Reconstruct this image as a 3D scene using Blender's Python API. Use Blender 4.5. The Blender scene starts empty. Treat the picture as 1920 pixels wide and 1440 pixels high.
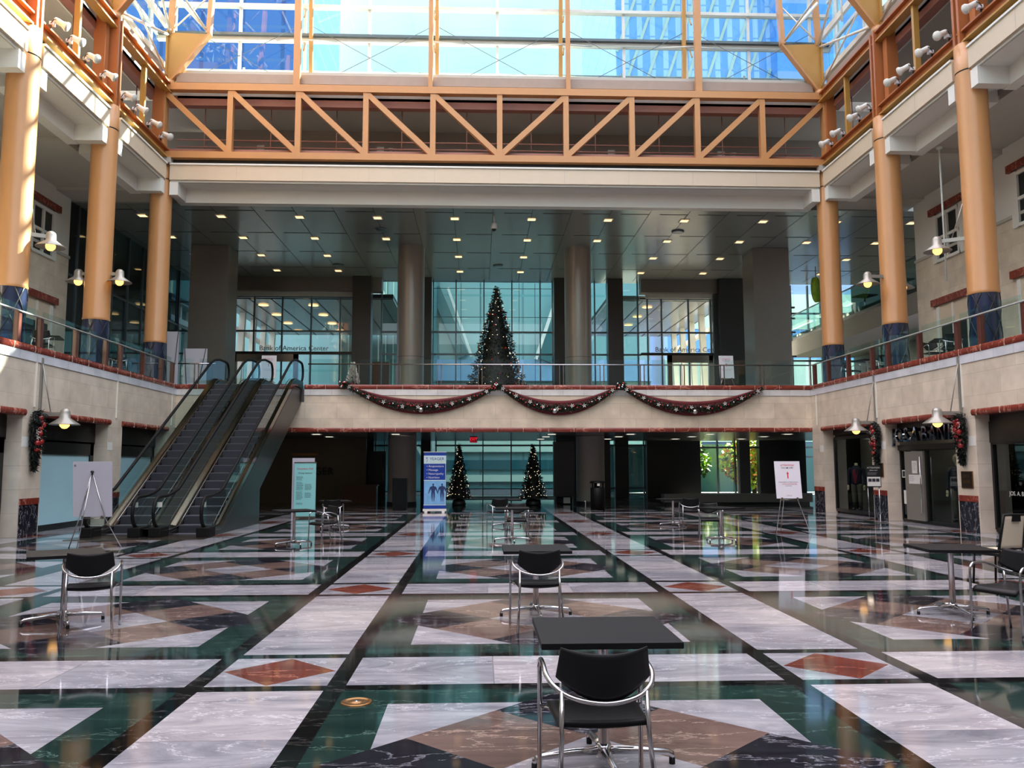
import bpy, bmesh, math, random
from mathutils import Vector, Matrix
S = bpy.context.scene
COL = S.collection
rnd = random.Random(7)
PI = math.pi
def lin(c):
    c = c / 255.0
    return c / 12.92 if c <= 0.04045 else ((c + 0.055) / 1.055) ** 2.4
def C(r, g, b): return (lin(r), lin(g), lin(b), 1.0)

# ------------------------------------------------------------------ materials
def newmat(name):
    m = bpy.data.materials.new(name); m.use_nodes = True
    nt = m.node_tree
    for n in list(nt.nodes):
        if n.type != 'OUTPUT_MATERIAL': nt.nodes.remove(n)
    return m, nt, [n for n in nt.nodes if n.type == 'OUTPUT_MATERIAL'][0]
def pm(name, col, rough=.5, metal=0.0, var=.12, scale=3.0, bump=0.0, bscale=40.0, coat=0.0, emit=None, es=0.0, spec=.5):
    m, nt, out = newmat(name); N = nt.nodes; L = nt.links
    p = N.new('ShaderNodeBsdfPrincipled')
    p.inputs['Roughness'].default_value = rough; p.inputs['Metallic'].default_value = metal
    p.inputs['Coat Weight'].default_value = coat; p.inputs['Coat Roughness'].default_value = .08
    p.inputs['Specular IOR Level'].default_value = spec
    tc = N.new('ShaderNodeTexCoord'); nz = N.new('ShaderNodeTexNoise')
    nz.inputs['Scale'].default_value = scale; nz.inputs['Detail'].default_value = 3
    L.new(tc.outputs['Object'], nz.inputs['Vector'])
    mx = N.new('ShaderNodeMix'); mx.data_type = 'RGBA'
    mx.inputs[6].default_value = tuple(c * (1 - var) for c in col[:3]) + (1,)
    mx.inputs[7].default_value = tuple(min(1, c * (1 + var)) for c in col[:3]) + (1,)
    L.new(nz.outputs['Fac'], mx.inputs[0]); L.new(mx.outputs[2], p.inputs['Base Color'])
    if bump:
        n2 = N.new('ShaderNodeTexNoise'); n2.inputs['Scale'].default_value = bscale
        L.new(tc.outputs['Object'], n2.inputs['Vector'])
        b = N.new('ShaderNodeBump'); b.inputs['Strength'].default_value = bump; b.inputs['Distance'].default_value = .01
        L.new(n2.outputs['Fac'], b.inputs['Height']); L.new(b.outputs['Normal'], p.inputs['Normal'])
    if emit:
        p.inputs['Emission Color'].default_value = emit; p.inputs['Emission Strength'].default_value = es
    L.new(p.outputs[0], out.inputs[0])
    return m
def marble(name, base, dark, vein, scale=.7, rough=.06, veinw=.035, vscale=.8, blot=.5, spec=.5, vein_amt=1.0):
    m, nt, out = newmat(name); N = nt.nodes; L = nt.links
    p = N.new('ShaderNodeBsdfPrincipled'); p.inputs['Roughness'].default_value = rough
    p.inputs['Specular IOR Level'].default_value = spec
    tc = N.new('ShaderNodeTexCoord')
    mp = N.new('ShaderNodeMapping'); mp.inputs['Scale'].default_value = (.7, 2.3, 1.3); mp.inputs['Rotation'].default_value = (0, 0, .35)
    L.new(tc.outputs['Object'], mp.inputs[0])
    n1 = N.new('ShaderNodeTexNoise'); n1.inputs['Scale'].default_value = scale; n1.inputs['Detail'].default_value = 8; n1.inputs['Roughness'].default_value = .68; n1.inputs['Distortion'].default_value = 1.2
    L.new(mp.outputs[0], n1.inputs['Vector'])
    r1 = N.new('ShaderNodeValToRGB'); r1.color_ramp.elements[0].position = blot - .18; r1.color_ramp.elements[1].position = blot + .2
    r1.color_ramp.elements[0].color = dark; r1.color_ramp.elements[1].color = base
    L.new(n1.outputs['Fac'], r1.inputs[0])
    n2 = N.new('ShaderNodeTexNoise'); n2.inputs['Scale'].default_value = vscale; n2.inputs['Detail'].default_value = 9; n2.inputs['Roughness'].default_value = .62; n2.inputs['Distortion'].default_value = .4
    L.new(mp.outputs[0], n2.inputs['Vector'])
    s = N.new('ShaderNodeMath'); s.operation = 'SUBTRACT'; s.inputs[1].default_value = .5; L.new(n2.outputs['Fac'], s.inputs[0])
    a = N.new('ShaderNodeMath'); a.operation = 'ABSOLUTE'; L.new(s.outputs[0], a.inputs[0])
    r2 = N.new('ShaderNodeValToRGB'); r2.color_ramp.elements[0].position = 0; r2.color_ramp.elements[0].color = (vein_amt,) * 3 + (1,)
    r2.color_ramp.elements[1].position = veinw; r2.color_ramp.elements[1].color = (0, 0, 0, 1)
    L.new(a.outputs[0], r2.inputs[0])
    mx = N.new('ShaderNodeMix'); mx.data_type = 'RGBA'; mx.inputs[7].default_value = vein
    L.new(r2.outputs[0], mx.inputs[0]); L.new(r1.outputs[0], mx.inputs[6]); L.new(mx.outputs[2], p.inputs['Base Color'])
    L.new(p.outputs[0], out.inputs[0])
    return m
def tiled(name, c1, c2, mortar, bw, bh, rough=.35, axis='XZ', msize=.006, spec=.4):
    """stone panels with fine joints; axis says which object coordinates carry the courses"""
    m, nt, out = newmat(name); N = nt.nodes; L = nt.links
    p = N.new('ShaderNodeBsdfPrincipled'); p.inputs['Roughness'].default_value = rough; p.inputs['Specular IOR Level'].default_value = spec
    tc = N.new('ShaderNodeTexCoord'); sp = N.new('ShaderNodeSeparateXYZ'); cb = N.new('ShaderNodeCombineXYZ')
    L.new(tc.outputs['Object'], sp.inputs[0]); L.new(sp.outputs[axis[0]], cb.inputs[0]); L.new(sp.outputs[axis[1]], cb.inputs[1])
    b = N.new('ShaderNodeTexBrick'); b.inputs['Scale'].default_value = 1; b.inputs['Brick Width'].default_value = bw; b.inputs['Row Height'].default_value = bh
    b.inputs['Mortar Size'].default_value = msize; b.inputs['Color1'].default_value = c1; b.inputs['Color2'].default_value = c2; b.inputs['Mortar'].default_value = mortar
    b.inputs['Bias'].default_value = -.2
    L.new(cb.outputs[0], b.inputs['Vector'])
    nz = N.new('ShaderNodeTexNoise'); nz.inputs['Scale'].default_value = 2.2; nz.inputs['Detail'].default_value = 6; L.new(tc.outputs['Object'], nz.inputs['Vector'])
    r = N.new('ShaderNodeMapRange'); r.inputs[1].default_value = .3; r.inputs[2].default_value = .7; r.inputs[3].default_value = .82; r.inputs[4].default_value = 1.06
    L.new(nz.outputs['Fac'], r.inputs[0])
    mx = N.new('ShaderNodeVectorMath'); mx.operation = 'SCALE'; L.new(b.outputs['Color'], mx.inputs[0]); L.new(r.outputs[0], mx.inputs['Scale'])
    L.new(mx.outputs[0], p.inputs['Base Color']); L.new(p.outputs[0], out.inputs[0])
    return m
def glass(name, tint, rough=.0, refl=1.0, haze=0.0):
    m, nt, out = newmat(name); N = nt.nodes; L = nt.links
    t = N.new('ShaderNodeBsdfTransparent'); t.inputs[0].default_value = tint
    g = N.new('ShaderNodeBsdfGlossy'); g.inputs['Roughness'].default_value = rough; g.inputs['Color'].default_value = (.9, 1, 1, 1)
    f = N.new('ShaderNodeLayerWeight'); f.inputs['Blend'].default_value = .5      # same reflection from either side of the pane
    pw = N.new('ShaderNodeMath'); pw.operation = 'POWER'; pw.inputs[1].default_value = 5; L.new(f.outputs['Facing'], pw.inputs[0])
    ml = N.new('ShaderNodeMath'); ml.operation = 'MULTIPLY_ADD'; ml.inputs[1].default_value = .9 * min(refl, 1.0); ml.inputs[2].default_value = .045 * refl; ml.use_clamp = True
    L.new(pw.outputs[0], ml.inputs[0])
    mx = N.new('ShaderNodeMixShader'); L.new(ml.outputs[0], mx.inputs[0]); L.new(t.outputs[0], mx.inputs[1]); L.new(g.outputs[0], mx.inputs[2])
    last = mx
    if haze:
        d = N.new('ShaderNodeBsdfDiffuse'); d.inputs[0].default_value = (.6, .75, .72, 1)
        m2 = N.new('ShaderNodeMixShader'); m2.inputs[0].default_value = haze
        L.new(mx.outputs[0], m2.inputs[1]); L.new(d.outputs[0], m2.inputs[2]); last = m2
    L.new(last.outputs[0], out.inputs[0])
    return m
def emi(name, col, s):
    m, nt, out = newmat(name); N = nt.nodes; L = nt.links
    e = N.new('ShaderNodeEmission'); e.inputs[0].default_value = col; e.inputs[1].default_value = s
    L.new(e.outputs[0], out.inputs[0]); return m
def striped(name, c1, c2, period, duty, axis='X', rough=.2, row=None, c3=None, metal=0.0, spec=.8):
    """facade: vertical fins along one axis and spandrel rows along z"""
    m, nt, out = newmat(name); N = nt.nodes; L = nt.links
    p = N.new('ShaderNodeBsdfPrincipled'); p.inputs['Roughness'].default_value = rough; p.inputs['Metallic'].default_value = metal; p.inputs['Specular IOR Level'].default_value = spec
    tc = N.new('ShaderNodeTexCoord'); sp = N.new('ShaderNodeSeparateXYZ'); L.new(tc.outputs['Object'], sp.inputs[0])
    def band(o, per, d):
        a = N.new('ShaderNodeMath'); a.operation = 'DIVIDE'; a.inputs[1].default_value = per; L.new(o, a.inputs[0])
        f = N.new('ShaderNodeMath'); f.operation = 'FRACT'; L.new(a.outputs[0], f.inputs[0])
        g = N.new('ShaderNodeMath'); g.operation = 'LESS_THAN'; g.inputs[1].default_value = d; L.new(f.outputs[0], g.inputs[0]); return g.outputs[0]
    mx = N.new('ShaderNodeMix'); mx.data_type = 'RGBA'; mx.inputs[6].default_value = c1; mx.inputs[7].default_value = c2
    L.new(band(sp.outputs[axis], period, duty), mx.inputs[0]); o = mx.outputs[2]
    if row:
        m2 = N.new('ShaderNodeMix'); m2.data_type = 'RGBA'; m2.inputs[7].default_value = c3
        L.new(band(sp.outputs['Z'], row[0], row[1]), m2.inputs[0]); L.new(o, m2.inputs[6]); o = m2.outputs[2]
    L.new(o, p.inputs['Base Color']); L.new(p.outputs[0], out.inputs[0]); return m

M = {}
M['white_marble'] = marble('pale_marble', C(174,174,178), C(114,114,122), C(224,224,230), scale=1.1, blot=.52, veinw=.007, vscale=1.1, vein_amt=.55)
M['white_marble_b'] = marble('pale_marble_lighter', C(186,182,182), C(128,126,134), C(226,224,226), scale=1.4, blot=.48, veinw=.009, vscale=1.4, vein_amt=.6)
M['seam'] = pm('grey_seam', C(110,108,112), .3)
M['green_marble'] = marble('green_marble', C(34,58,52), C(20,38,35), C(84,112,102), scale=1.3, veinw=.005, vscale=1.1)
M['black_marble'] = marble('black_marble', C(38,38,46), C(18,18,24), C(120,120,128), scale=2.5, veinw=.012, vscale=1.6)
M['line_marble'] = marble('black_line_marble', C(18,19,20), C(10,11,12), C(90,90,88), scale=3, veinw=.006, vscale=2.0)
M['brown_marble'] = marble('brown_marble', C(118,98,90), C(88,72,66), C(160,140,126), scale=1.2, veinw=.008, vscale=.9)
M['red_marble'] = marble('red_marble', C(118,60,46), C(88,42,34), C(190,130,108), scale=2.2, veinw=.007, vscale=1.4)
M['coping'] = marble('red_coping_marble', C(138,60,46), C(104,42,33), C(196,132,112), scale=2, veinw=.012, vscale=1.2, rough=.18)
M['nero'] = marble('veined_black_marble', C(44,42,50), C(24,23,30), C(150,148,156), scale=3, veinw=.014, vscale=2.2, rough=.12)
M['stone_x'] = tiled('beige_stone_x', C(216,198,176), C(228,212,190), C(196,178,158), 1.14, .56, axis='XZ')
M['stone_y'] = tiled('beige_stone_y', C(210,196,178), C(222,208,190), C(192,178,160), 1.14, .56, axis='YZ')
M['band_x'] = tiled('white_band_x', C(214,210,206), C(224,220,216), C(176,172,168), .76, .6, axis='XZ')
M['band_y'] = tiled('white_band_y', C(206,206,212), C(218,218,222), C(172,172,176), .76, .6, axis='YZ')
M['ochre'] = pm('ochre_painted_steel', C(186,134,86), .34, var=.05, coat=.12)
M['ochre_d'] = pm('ochre_gusset_steel', C(176,132,66), .4, var=.05)
M['orange_steel'] = pm('orange_beam_steel', C(166,100,58), .38, var=.06)
M['bronze'] = pm('bronze_brown_steel', C(146,98,86), .5, var=.08)
M['cream'] = pm('cream_panel', C(204,188,166), .45, var=.04)
M['white_paint'] = pm('white_paint', C(222,220,214), .5, var=.03)
M['white_steel'] = pm('white_steel', C(228,224,212), .35, var=.04)
M['soffit'] = pm('grey_plaster', C(178,174,166), .7, var=.06)
M['lobby_ceiling'] = pm('grey_metal_ceiling', C(130,134,132), .2, var=.06, spec=.6)
M['joint'] = pm('dark_joint', C(28,30,30), .6)
M['grey_wall'] = pm('grey_wall', C(140,134,126), .6, var=.06)
M['pier'] = pm('taupe_stone_pier', C(116,110,104), .35, var=.08)
M['pier_dark'] = pm('dark_stone_pier', C(54,52,50), .35, var=.08)
M['pillar'] = pm('brushed_grey_pillar', C(150,142,134), .32, metal=.25, var=.05)
M['dark'] = pm('near_black_panel', C(16,18,18), .35)
M['dark_wall'] = pm('dark_wall', C(34,34,33), .5)
M['blue_base'] = pm('blue_quilted', C(24,34,66), .3, var=.1, coat=.5)
M['sill_grey'] = pm('sill_grey_brown', C(150,134,124), .5)
M['pillar_low'] = pm('matt_grey_pillar', C(176,170,164), .4, var=.05)
M['deck_metal'] = pm('dark_brushed_deck', C(112,102,92), .16, metal=1, var=.08)
M['steel'] = pm('polished_steel', C(196,196,198), .16, metal=1, var=.04)
M['brushed'] = pm('brushed_steel', C(150,140,128), .25, metal=1, var=.06)
M['black_plastic'] = pm('black_plastic', C(10,11,12), .5, spec=.25)
M['black_top'] = pm('black_laminate', C(14,15,17), .5, var=.08, spec=.22)
M['rubber'] = pm('black_rubber', C(12,12,13), .6, spec=.2)
M['step'] = pm('grey_ribbed_step', C(96,98,106), .4, metal=.4)
M['step_riser'] = pm('step_riser', C(58,60,66), .45, metal=.4)
M['clinic'] = pm('clinic_wall_tan', C(112,98,78), .6)
M['rail_pale'] = pm('pale_rail', C(206,214,210), .25, metal=.3)
M['clad'] = pm('dark_bronze_cladding', C(28,25,23), .34, metal=.1)
M['post_red'] = pm('red_brown_post', C(88,44,36), .35, var=.08, coat=.2)
M['alu'] = pm('aluminium_shade', C(158,154,146), .35, metal=.45)
M['bulb'] = emi('warm_bulb', C(255,190,104), 3.2)
M['downlight'] = emi('warm_downlight', C(255,206,140), 3)
M['fairy'] = emi('fairy_light', C(255,230,190), 3)
M['dim_light'] = emi('dim_light', C(235,230,214), 3.2)
M['foliage'] = pm('dark_fir', C(14,24,17), .6, var=.5, scale=20)
M['foliage2'] = pm('garland_green', C(34,52,36), .55, var=.5, scale=20)
M['berry'] = pm('red_berry', C(150,20,24), .2, coat=.5)
M['silver_ball'] = pm('silver_ball', C(210,210,212), .15, metal=1)
M['white_flower'] = pm('white_petals', C(220,214,206), .5)
M['velvet'] = pm('burgundy_velvet', C(88,8,18), .75, var=.25, scale=14)
M['sign_white'] = pm('white_board', C(226,224,230), .5, var=.02)
M['sign_back'] = pm('grey_board_back', C(188,186,196), .6, var=.03)
M['ink'] = pm('dark_ink', C(30,32,40), .6)
M['ink_red'] = pm('red_ink', C(206,52,68), .6)
M['ink_soft'] = pm('soft_ink', C(130,126,134), .6)
M['ink_navy'] = pm('navy_ink', C(30,50,100), .6)
M['mint'] = pm('mint_panel', C(140,206,204), .4, var=.02)
M['blue_print'] = pm('royal_blue_print', C(16,58,150), .4, var=.05)
M['blue_pic'] = pm('light_blue_print', C(120,176,220), .4, var=.35, scale=5)
M['pale_print'] = pm('pale_blue_print', C(198,220,228), .4, var=.03)
M['frost'] = pm('frosted_blue_panel', C(168,206,216), .3, var=.06, scale=2)
M['exit_red'] = emi('exit_red', C(255,40,60), 1.6)
M['plaque'] = pm('dark_brass_plaque', C(52,38,28), .3, metal=.4)
M['gold'] = pm('worn_brass', C(140,104,62), .35, metal=.9)
M['navy_cloth'] = pm('navy_cloth', C(22,28,44), .85, var=.15, scale=30)
M['wine_cloth'] = pm('wine_cloth', C(120,24,40), .85, var=.15, scale=30)
M['khaki_cloth'] = pm('khaki_cloth', C(92,84,70), .85, var=.1, scale=30)
M['skin_form'] = pm('mannequin_shell', C(214,196,160), .4)
M['cream_fabric'] = pm('cream_fabric', C(196,188,164), .8, var=.08, scale=60)
M['wood'] = pm('brown_wood', C(96,58,34), .4, var=.2, scale=8)
M['grey_door'] = pm('grey_door_panel', C(112,108,100), .5)
M['paper'] = pm('paper', C(208,206,200), .6)
M['chrome'] = pm('mirror_foil', C(150,164,190), .06, metal=1)
M['leaf'] = pm('sunlit_leaf', C(170,214,70), .6, var=.5, scale=6)
M['leaf2'] = pm('deep_leaf', C(48,86,30), .6, var=.4, scale=6)
M['leaf_or'] = pm('orange_leaf', C(220,140,50), .6, var=.3, scale=6)
M['bark'] = pm('bark', C(70,54,42), .8)
M['pave'] = pm('street_paving', C(120,120,118), .8)
M['asphalt'] = pm('asphalt', C(70,72,76), .85)
M['g_clear'] = glass('clear_glass', (.93,.975,.96,1), 0, 1.0)
M['g_green'] = glass('green_edge_glass', (.74,.9,.87,1), 0, 1.3)
M['g_teal'] = glass('teal_tinted_glass', (.52,.74,.76,1), 0, 1.2)
M['g_sky'] = glass('skylight_glass', (.40,.52,.57,1), 0, .7)
M['g_store'] = glass('store_window_glass', (.62,.7,.7,1), .02, 1.6)
M['g_edge'] = pm('bright_glass_edge', C(196,236,226), .2)
M['mull'] = pm('steel_mullion', C(88,98,104), .3, metal=.5)
M['mull_l'] = pm('pale_mullion', C(206,208,204), .4)
M['tower_r'] = striped('blue_tower_glass', C(110,175,235), C(176,218,244), 1.5, .4, 'X', .08, (3.9,.05), C(120,178,230))
M['tower_r2'] = striped('blue_tower_panels', C(84,160,240), C(150,196,240), 8.0, .16, 'X', .1, (9.0,.1), C(140,180,226))
M['tower_l'] = striped('dark_blue_tower', C(52,112,196), C(30,80,160), 4.6, .1, 'X', .06, (4.0,.1), C(70,120,190))
M['teal_fac'] = striped('teal_facade', C(106,150,156), C(76,120,126), 3.2, .05, 'X', .3, (2.9,.06), C(80,140,146))
M['pale_fac'] = pm('pale_green_facade', C(190,216,200), .5, var=.05)
M['teal_band'] = pm('teal_band', C(40,92,100), .3)
M['blue_band'] = pm('pale_blue_band', C(128,160,200), .4, var=.1)

# ------------------------------------------------------------------ mesh builder
class MB:
    def __init__(s, fn=None): s.v = []; s.f = []; s.mi = []; s.sm = []; s.mats = []; s.fn = fn; s.cur = 0
    def use(s, m):
        if m not in s.mats: s.mats.append(m)
        s.cur = s.mats.index(m); return s
    def add(s, vs, fs, smooth=False):
        b = len(s.v)
        for v in vs: s.v.append(s.fn(v) if s.fn else tuple(v))
        for f in fs: s.f.append([b + i for i in f]); s.mi.append(s.cur); s.sm.append(smooth)
        return s
    def box(s, x0, x1, y0, y1, z0, z1, bev=0):
        vs = [(x0,y0,z0),(x1,y0,z0),(x1,y1,z0),(x0,y1,z0),(x0,y0,z1),(x1,y0,z1),(x1,y1,z1),(x0,y1,z1)]
        return s.add(vs, [(0,3,2,1),(4,5,6,7),(0,1,5,4),(1,2,6,5),(2,3,7,6),(3,0,4,7)])
    def bar(s, p, q, w, h=None, up=(0,0,1)):
        """rectangular bar from p to q, width w, height h"""
        h = h or w; p = Vector(p); q = Vector(q); d = (q - p).normalized(); u = Vector(up)
        if abs(d.dot(u)) > .98: u = Vector((0,1,0))
        r = d.cross(u).normalized(); u = r.cross(d).normalized()
        vs = []
        for e in (p, q):
            for a, b in ((-1,-1),(1,-1),(1,1),(-1,1)): vs.append(e + r * a * w / 2 + u * b * h / 2)
        return s.add([tuple(v) for v in vs], [(0,1,2,3),(7,6,5,4),(0,4,5,1),(1,5,6,2),(2,6,7,3),(3,7,4,0)])
    def tube(s, pts, r, n=8, closed=False, cap=True):
        pts = [Vector(p) for p in pts]; rs = r if isinstance(r, (list, tuple)) else [r] * len(pts)
        rings = []; m = len(pts); prev = None
        for i, p in enumerate(pts):
            a = pts[(i - 1) % m] if (closed or i > 0) else p; b = pts[(i + 1) % m] if (closed or i < m - 1) else p
            d = (b - a).normalized() if (b - a).length > 1e-9 else Vector((0,0,1))
            if prev is None:
                u = Vector((0,0,1)) if abs(d.z) < .9 else Vector((1,0,0))
            else: u = prev
            x = d.cross(u)
            if x.length < 1e-6: x = d.cross(Vector((0,1,0)))
            x.normalize(); u = x.cross(d).normalized(); prev = u
            rings.append([p + (x * math.cos(2*PI*k/n) + u * math.sin(2*PI*k/n)) * rs[i] for k in range(n)])
        vs = [tuple(v) for rg in rings for v in rg]; fs = []
        for i in range(m if closed else m - 1):
            j = (i + 1) % m
            for k in range(n):
                k2 = (k + 1) % n; fs.append((i*n+k, i*n+k2, j*n+k2, j*n+k))
        if cap and not closed: fs += [tuple(range(n))[::-1], tuple((m-1)*n + k for k in range(n))]
        return s.add(vs, fs, True)
    def lathe(s, prof, c=(0,0,0), n=24, a0=0, a1=2*PI):
        full = abs(a1 - a0 - 2*PI) < 1e-6; k = n if full else n + 1; vs = []
        for r, z in prof:
            for i in range(k):
                a = a0 + (a1 - a0) * i / n; vs.append((c[0] + r*math.cos(a), c[1] + r*math.sin(a), c[2] + z))
        fs = []
        for j in range(len(prof) - 1):
            for i in range(n):
                i2 = (i + 1) % k if full else i + 1
                fs.append((j*k+i, j*k+i2, (j+1)*k+i2, (j+1)*k+i))
        return s.add(vs, fs, True)
    def prism(s, poly, d0, d1, plane='XZ'):
        """polygon extruded along the third axis"""
        def P(a, b, c): return (a, c, b) if plane == 'XZ' else ((c, a, b) if plane == 'YZ' else (a, b, c))
        n = len(poly); vs = [P(a, b, d0) for a, b in poly] + [P(a, b, d1) for a, b in poly]
        fs = [tuple(range(n)), tuple(range(2*n-1, n-1, -1))] + [(i, (i+1) % n, n + (i+1) % n, n + i) for i in range(n)]
        return s.add(vs, fs)
    def ball(s, c, r, n=10, sq=1.0):
        prof = [(max(1e-4, r*math.sin(PI*i/(n//2+1))), -r*sq*math.cos(PI*i/(n//2+1))) for i in range(n//2+2)]
        return s.lathe(prof, c, n)
    def grid(s, fn, nu, nv, smooth=True, thick=None):
        vs = [fn(i/nu, j/nv) for j in range(nv+1) for i in range(nu+1)]
        fs = [(j*(nu+1)+i, j*(nu+1)+i+1, (j+1)*(nu+1)+i+1, (j+1)*(nu+1)+i) for j in range(nv) for i in range(nu)]
        if thick:
            k = len(vs); vs += [tuple(Vector(v) + Vector(thick)) for v in vs]
            fs += [tuple(k + a for a in f[::-1]) for f in fs]
            W = nu + 1
            ed = [(i, i+1) for i in range(nu)] + [(nu+j*W, nu+(j+1)*W) for j in range(nv)] + [(nv*W+i+1, nv*W+i) for i in range(nu)] + [((j+1)*W, j*W) for j in range(nv)]
            fs += [(b, a, k + a, k + b) for a, b in ed]
        return s.add(vs, fs, smooth)
    def mesh(s, name, mat=None):
        me = bpy.data.meshes.new(name); me.from_pydata([tuple(v) for v in s.v], [], s.f)
        ms = s.mats or [mat]
        for m in ms: me.materials.append(M[m] if isinstance(m, str) else m)
        me.polygons.foreach_set('material_index', s.mi); me.polygons.foreach_set('use_smooth', s.sm)
        me.validate(); me.update()
        bm = bmesh.new(); bm.from_mesh(me); bmesh.ops.recalc_face_normals(bm, faces=bm.faces); bm.to_mesh(me); bm.free()
        return me
    def obj(s, name, mat=None, parent=None, loc=None, bev=0):
        o = bpy.data.objects.new(name, s.mesh(name, mat)); COL.objects.link(o)
        if loc is not None: o.location = loc
        if parent: o.parent = parent
        if bev:
            b = o.modifiers.new('bevel', 'BEVEL'); b.width = bev; b.segments = 2; b.limit_method = 'ANGLE'
        return o
def tag(o, label=None, cat=None, group=None, kind=None):
    if label: o['label'] = label
    if cat: o['category'] = cat
    if group: o['group'] = group
    if kind: o['kind'] = kind
    return o
def thing(name, label, cat, loc=(0,0,0), rz=0, group=None, sc=1):
    o = bpy.data.objects.new(name, None); COL.objects.link(o); o.location = loc; o.rotation_euler = (0,0,rz); o.scale = (sc,)*3
    o.empty_display_size = .2
    return tag(o, label, cat, group)
def structure(o): return tag(o, kind='structure')
KIDS = {}
def dup(root, loc, rz, label, group=None, sc=None):
    def cp(o, par):
        c = o.copy(); COL.objects.link(c); c.parent = par
        for ch in list(o.children): cp(ch, c)
        return c
    r = cp(root, None); r.location = loc; r.rotation_euler = (0,0,rz); r['label'] = label
    if group: r['group'] = group
    if sc: r.scale = (sc,)*3
    return r
def text_obj(name, s, size, mat, loc, rot, parent=None, extrude=.002, align='CENTER', font=None, xs=1.0):
    cu = bpy.data.curves.new(name, 'FONT'); cu.body = s; cu.size = size; cu.extrude = extrude; cu.align_x = align; cu.align_y = 'CENTER'
    cu.resolution_u = 3
    o = bpy.data.objects.new(name, cu); COL.objects.link(o)
    dg = bpy.context.evaluated_depsgraph_get(); dg.update()
    me = bpy.data.meshes.new_from_object(o.evaluated_get(dg)); bpy.data.objects.remove(o); bpy.data.curves.remove(cu)
    me.materials.clear(); me.materials.append(M[mat]); me.name = name
    o = bpy.data.objects.new(name, me); COL.objects.link(o); o.location = loc; o.rotation_euler = rot; o.scale = (xs, 1, 1)
    if parent: o.parent = parent
    return o
SKY = 5.0; SUN = 130; EXPO = -0.2
# ------------------------------------------------------------------ camera, sky, sun
def camera():
    f, pi_, ya, ro = 1550.0, math.radians(5.67), math.radians(2.255), math.radians(-.105)
    cp, sp, cy, sy, cr, sr = math.cos(pi_), math.sin(pi_), math.cos(ya), math.sin(ya), math.cos(ro), math.sin(ro)
    F = Vector((sy*cp, cy*cp, sp)); R0 = Vector((cy, -sy, 0)); U0 = R0.cross(F)
    R = R0*cr + U0*sr; U = U0*cr - R0*sr
    cam = bpy.data.cameras.new('camera'); o = bpy.data.objects.new('camera', cam); COL.objects.link(o)
    cam.sensor_width = 36; cam.lens = f * 36 / 1920.0; cam.clip_end = 600; cam.clip_start = .05
    m = Matrix((( R.x, U.x, -F.x), (R.y, U.y, -F.y), (R.z, U.z, -F.z))).to_4x4(); m.translation = (0, 0, 1.65)
    o.matrix_world = m; S.camera = o
camera()
w = bpy.data.worlds.new('sky'); S.world = w; w.use_nodes = True; nt = w.node_tree
for n in list(nt.nodes): nt.nodes.remove(n)
wo = nt.nodes.new('ShaderNodeOutputWorld'); bg = nt.nodes.new('ShaderNodeBackground')
tc = nt.nodes.new('ShaderNodeTexCoord'); sp_ = nt.nodes.new('ShaderNodeSeparateXYZ'); nt.links.new(tc.outputs['Generated'], sp_.inputs[0])
rp = nt.nodes.new('ShaderNodeValToRGB'); e = rp.color_ramp.elements
e[0].position = .0; e[0].color = (.22, .25, .27, 1); e[1].position = .66; e[1].color = (.80, .88, 1, 1)
x = rp.color_ramp.elements.new(.06); x.color = (.40, .45, .49, 1); x = rp.color_ramp.elements.new(.38); x.color = (.27, .46, .50, 1); rp.color_ramp.elements.new(.52).color = (.36, .5, .54, 1)
nz = nt.nodes.new('ShaderNodeTexNoise'); nz.inputs['Scale'].default_value = 2.2; nz.inputs['Detail'].default_value = 4; nt.links.new(tc.outputs['Generated'], nz.inputs['Vector'])
rc = nt.nodes.new('ShaderNodeValToRGB'); rc.color_ramp.elements[0].position = .45; rc.color_ramp.elements[1].position = .62
mxw = nt.nodes.new('ShaderNodeMix'); mxw.data_type = 'RGBA'; mxw.blend_type = 'MULTIPLY'; mxw.inputs[7].default_value = (1.7, 1.25, 1.2, 1)
nt.links.new(sp_.outputs['Z'], rp.inputs[0]); nt.links.new(nz.outputs['Fac'], rc.inputs[0]); nt.links.new(rc.outputs[0], mxw.inputs[0]); nt.links.new(rp.outputs[0], mxw.inputs[6])
nt.links.new(mxw.outputs[2], bg.inputs[0]); bg.inputs[1].default_value = SKY; nt.links.new(bg.outputs[0], wo.inputs[0])
sun = bpy.data.lights.new('sun', 'SUN'); sun.energy = SUN; sun.angle = math.radians(.8); sun.color = (1, .86, .66)
so = bpy.data.objects.new('sun', sun); COL.objects.link(so)
az, el = math.radians(45), math.radians(39)
d = Vector((math.cos(el)*math.cos(az), math.cos(el)*math.sin(az), math.sin(el)))
so.rotation_euler = (-d).to_track_quat('-Z', 'Y').to_euler(); so.location = (40, 10, 40)
S.view_settings.view_transform = 'Standard'; S.view_settings.look = 'None'; S.view_settings.gamma = 1; S.view_settings.use_curve_mapping = False
S.view_settings.exposure = EXPO
S.cycles.use_denoising = True; S.cycles.max_bounces = 8; S.cycles.transparent_max_bounces = 24; S.cycles.glossy_bounces = 5; S.cycles.diffuse_bounces = 5
S.cycles.sample_clamp_indirect = 6; S.cycles.caustics_reflective = False; S.cycles.caustics_refractive = False

XL, XR, YF = -10.84, 12.2, 29.9
CL, CR, CF = -11.56, 13.0, 29.66
COLY = [29.66, 25.09, 20.52]
YB = -8.0
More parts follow.
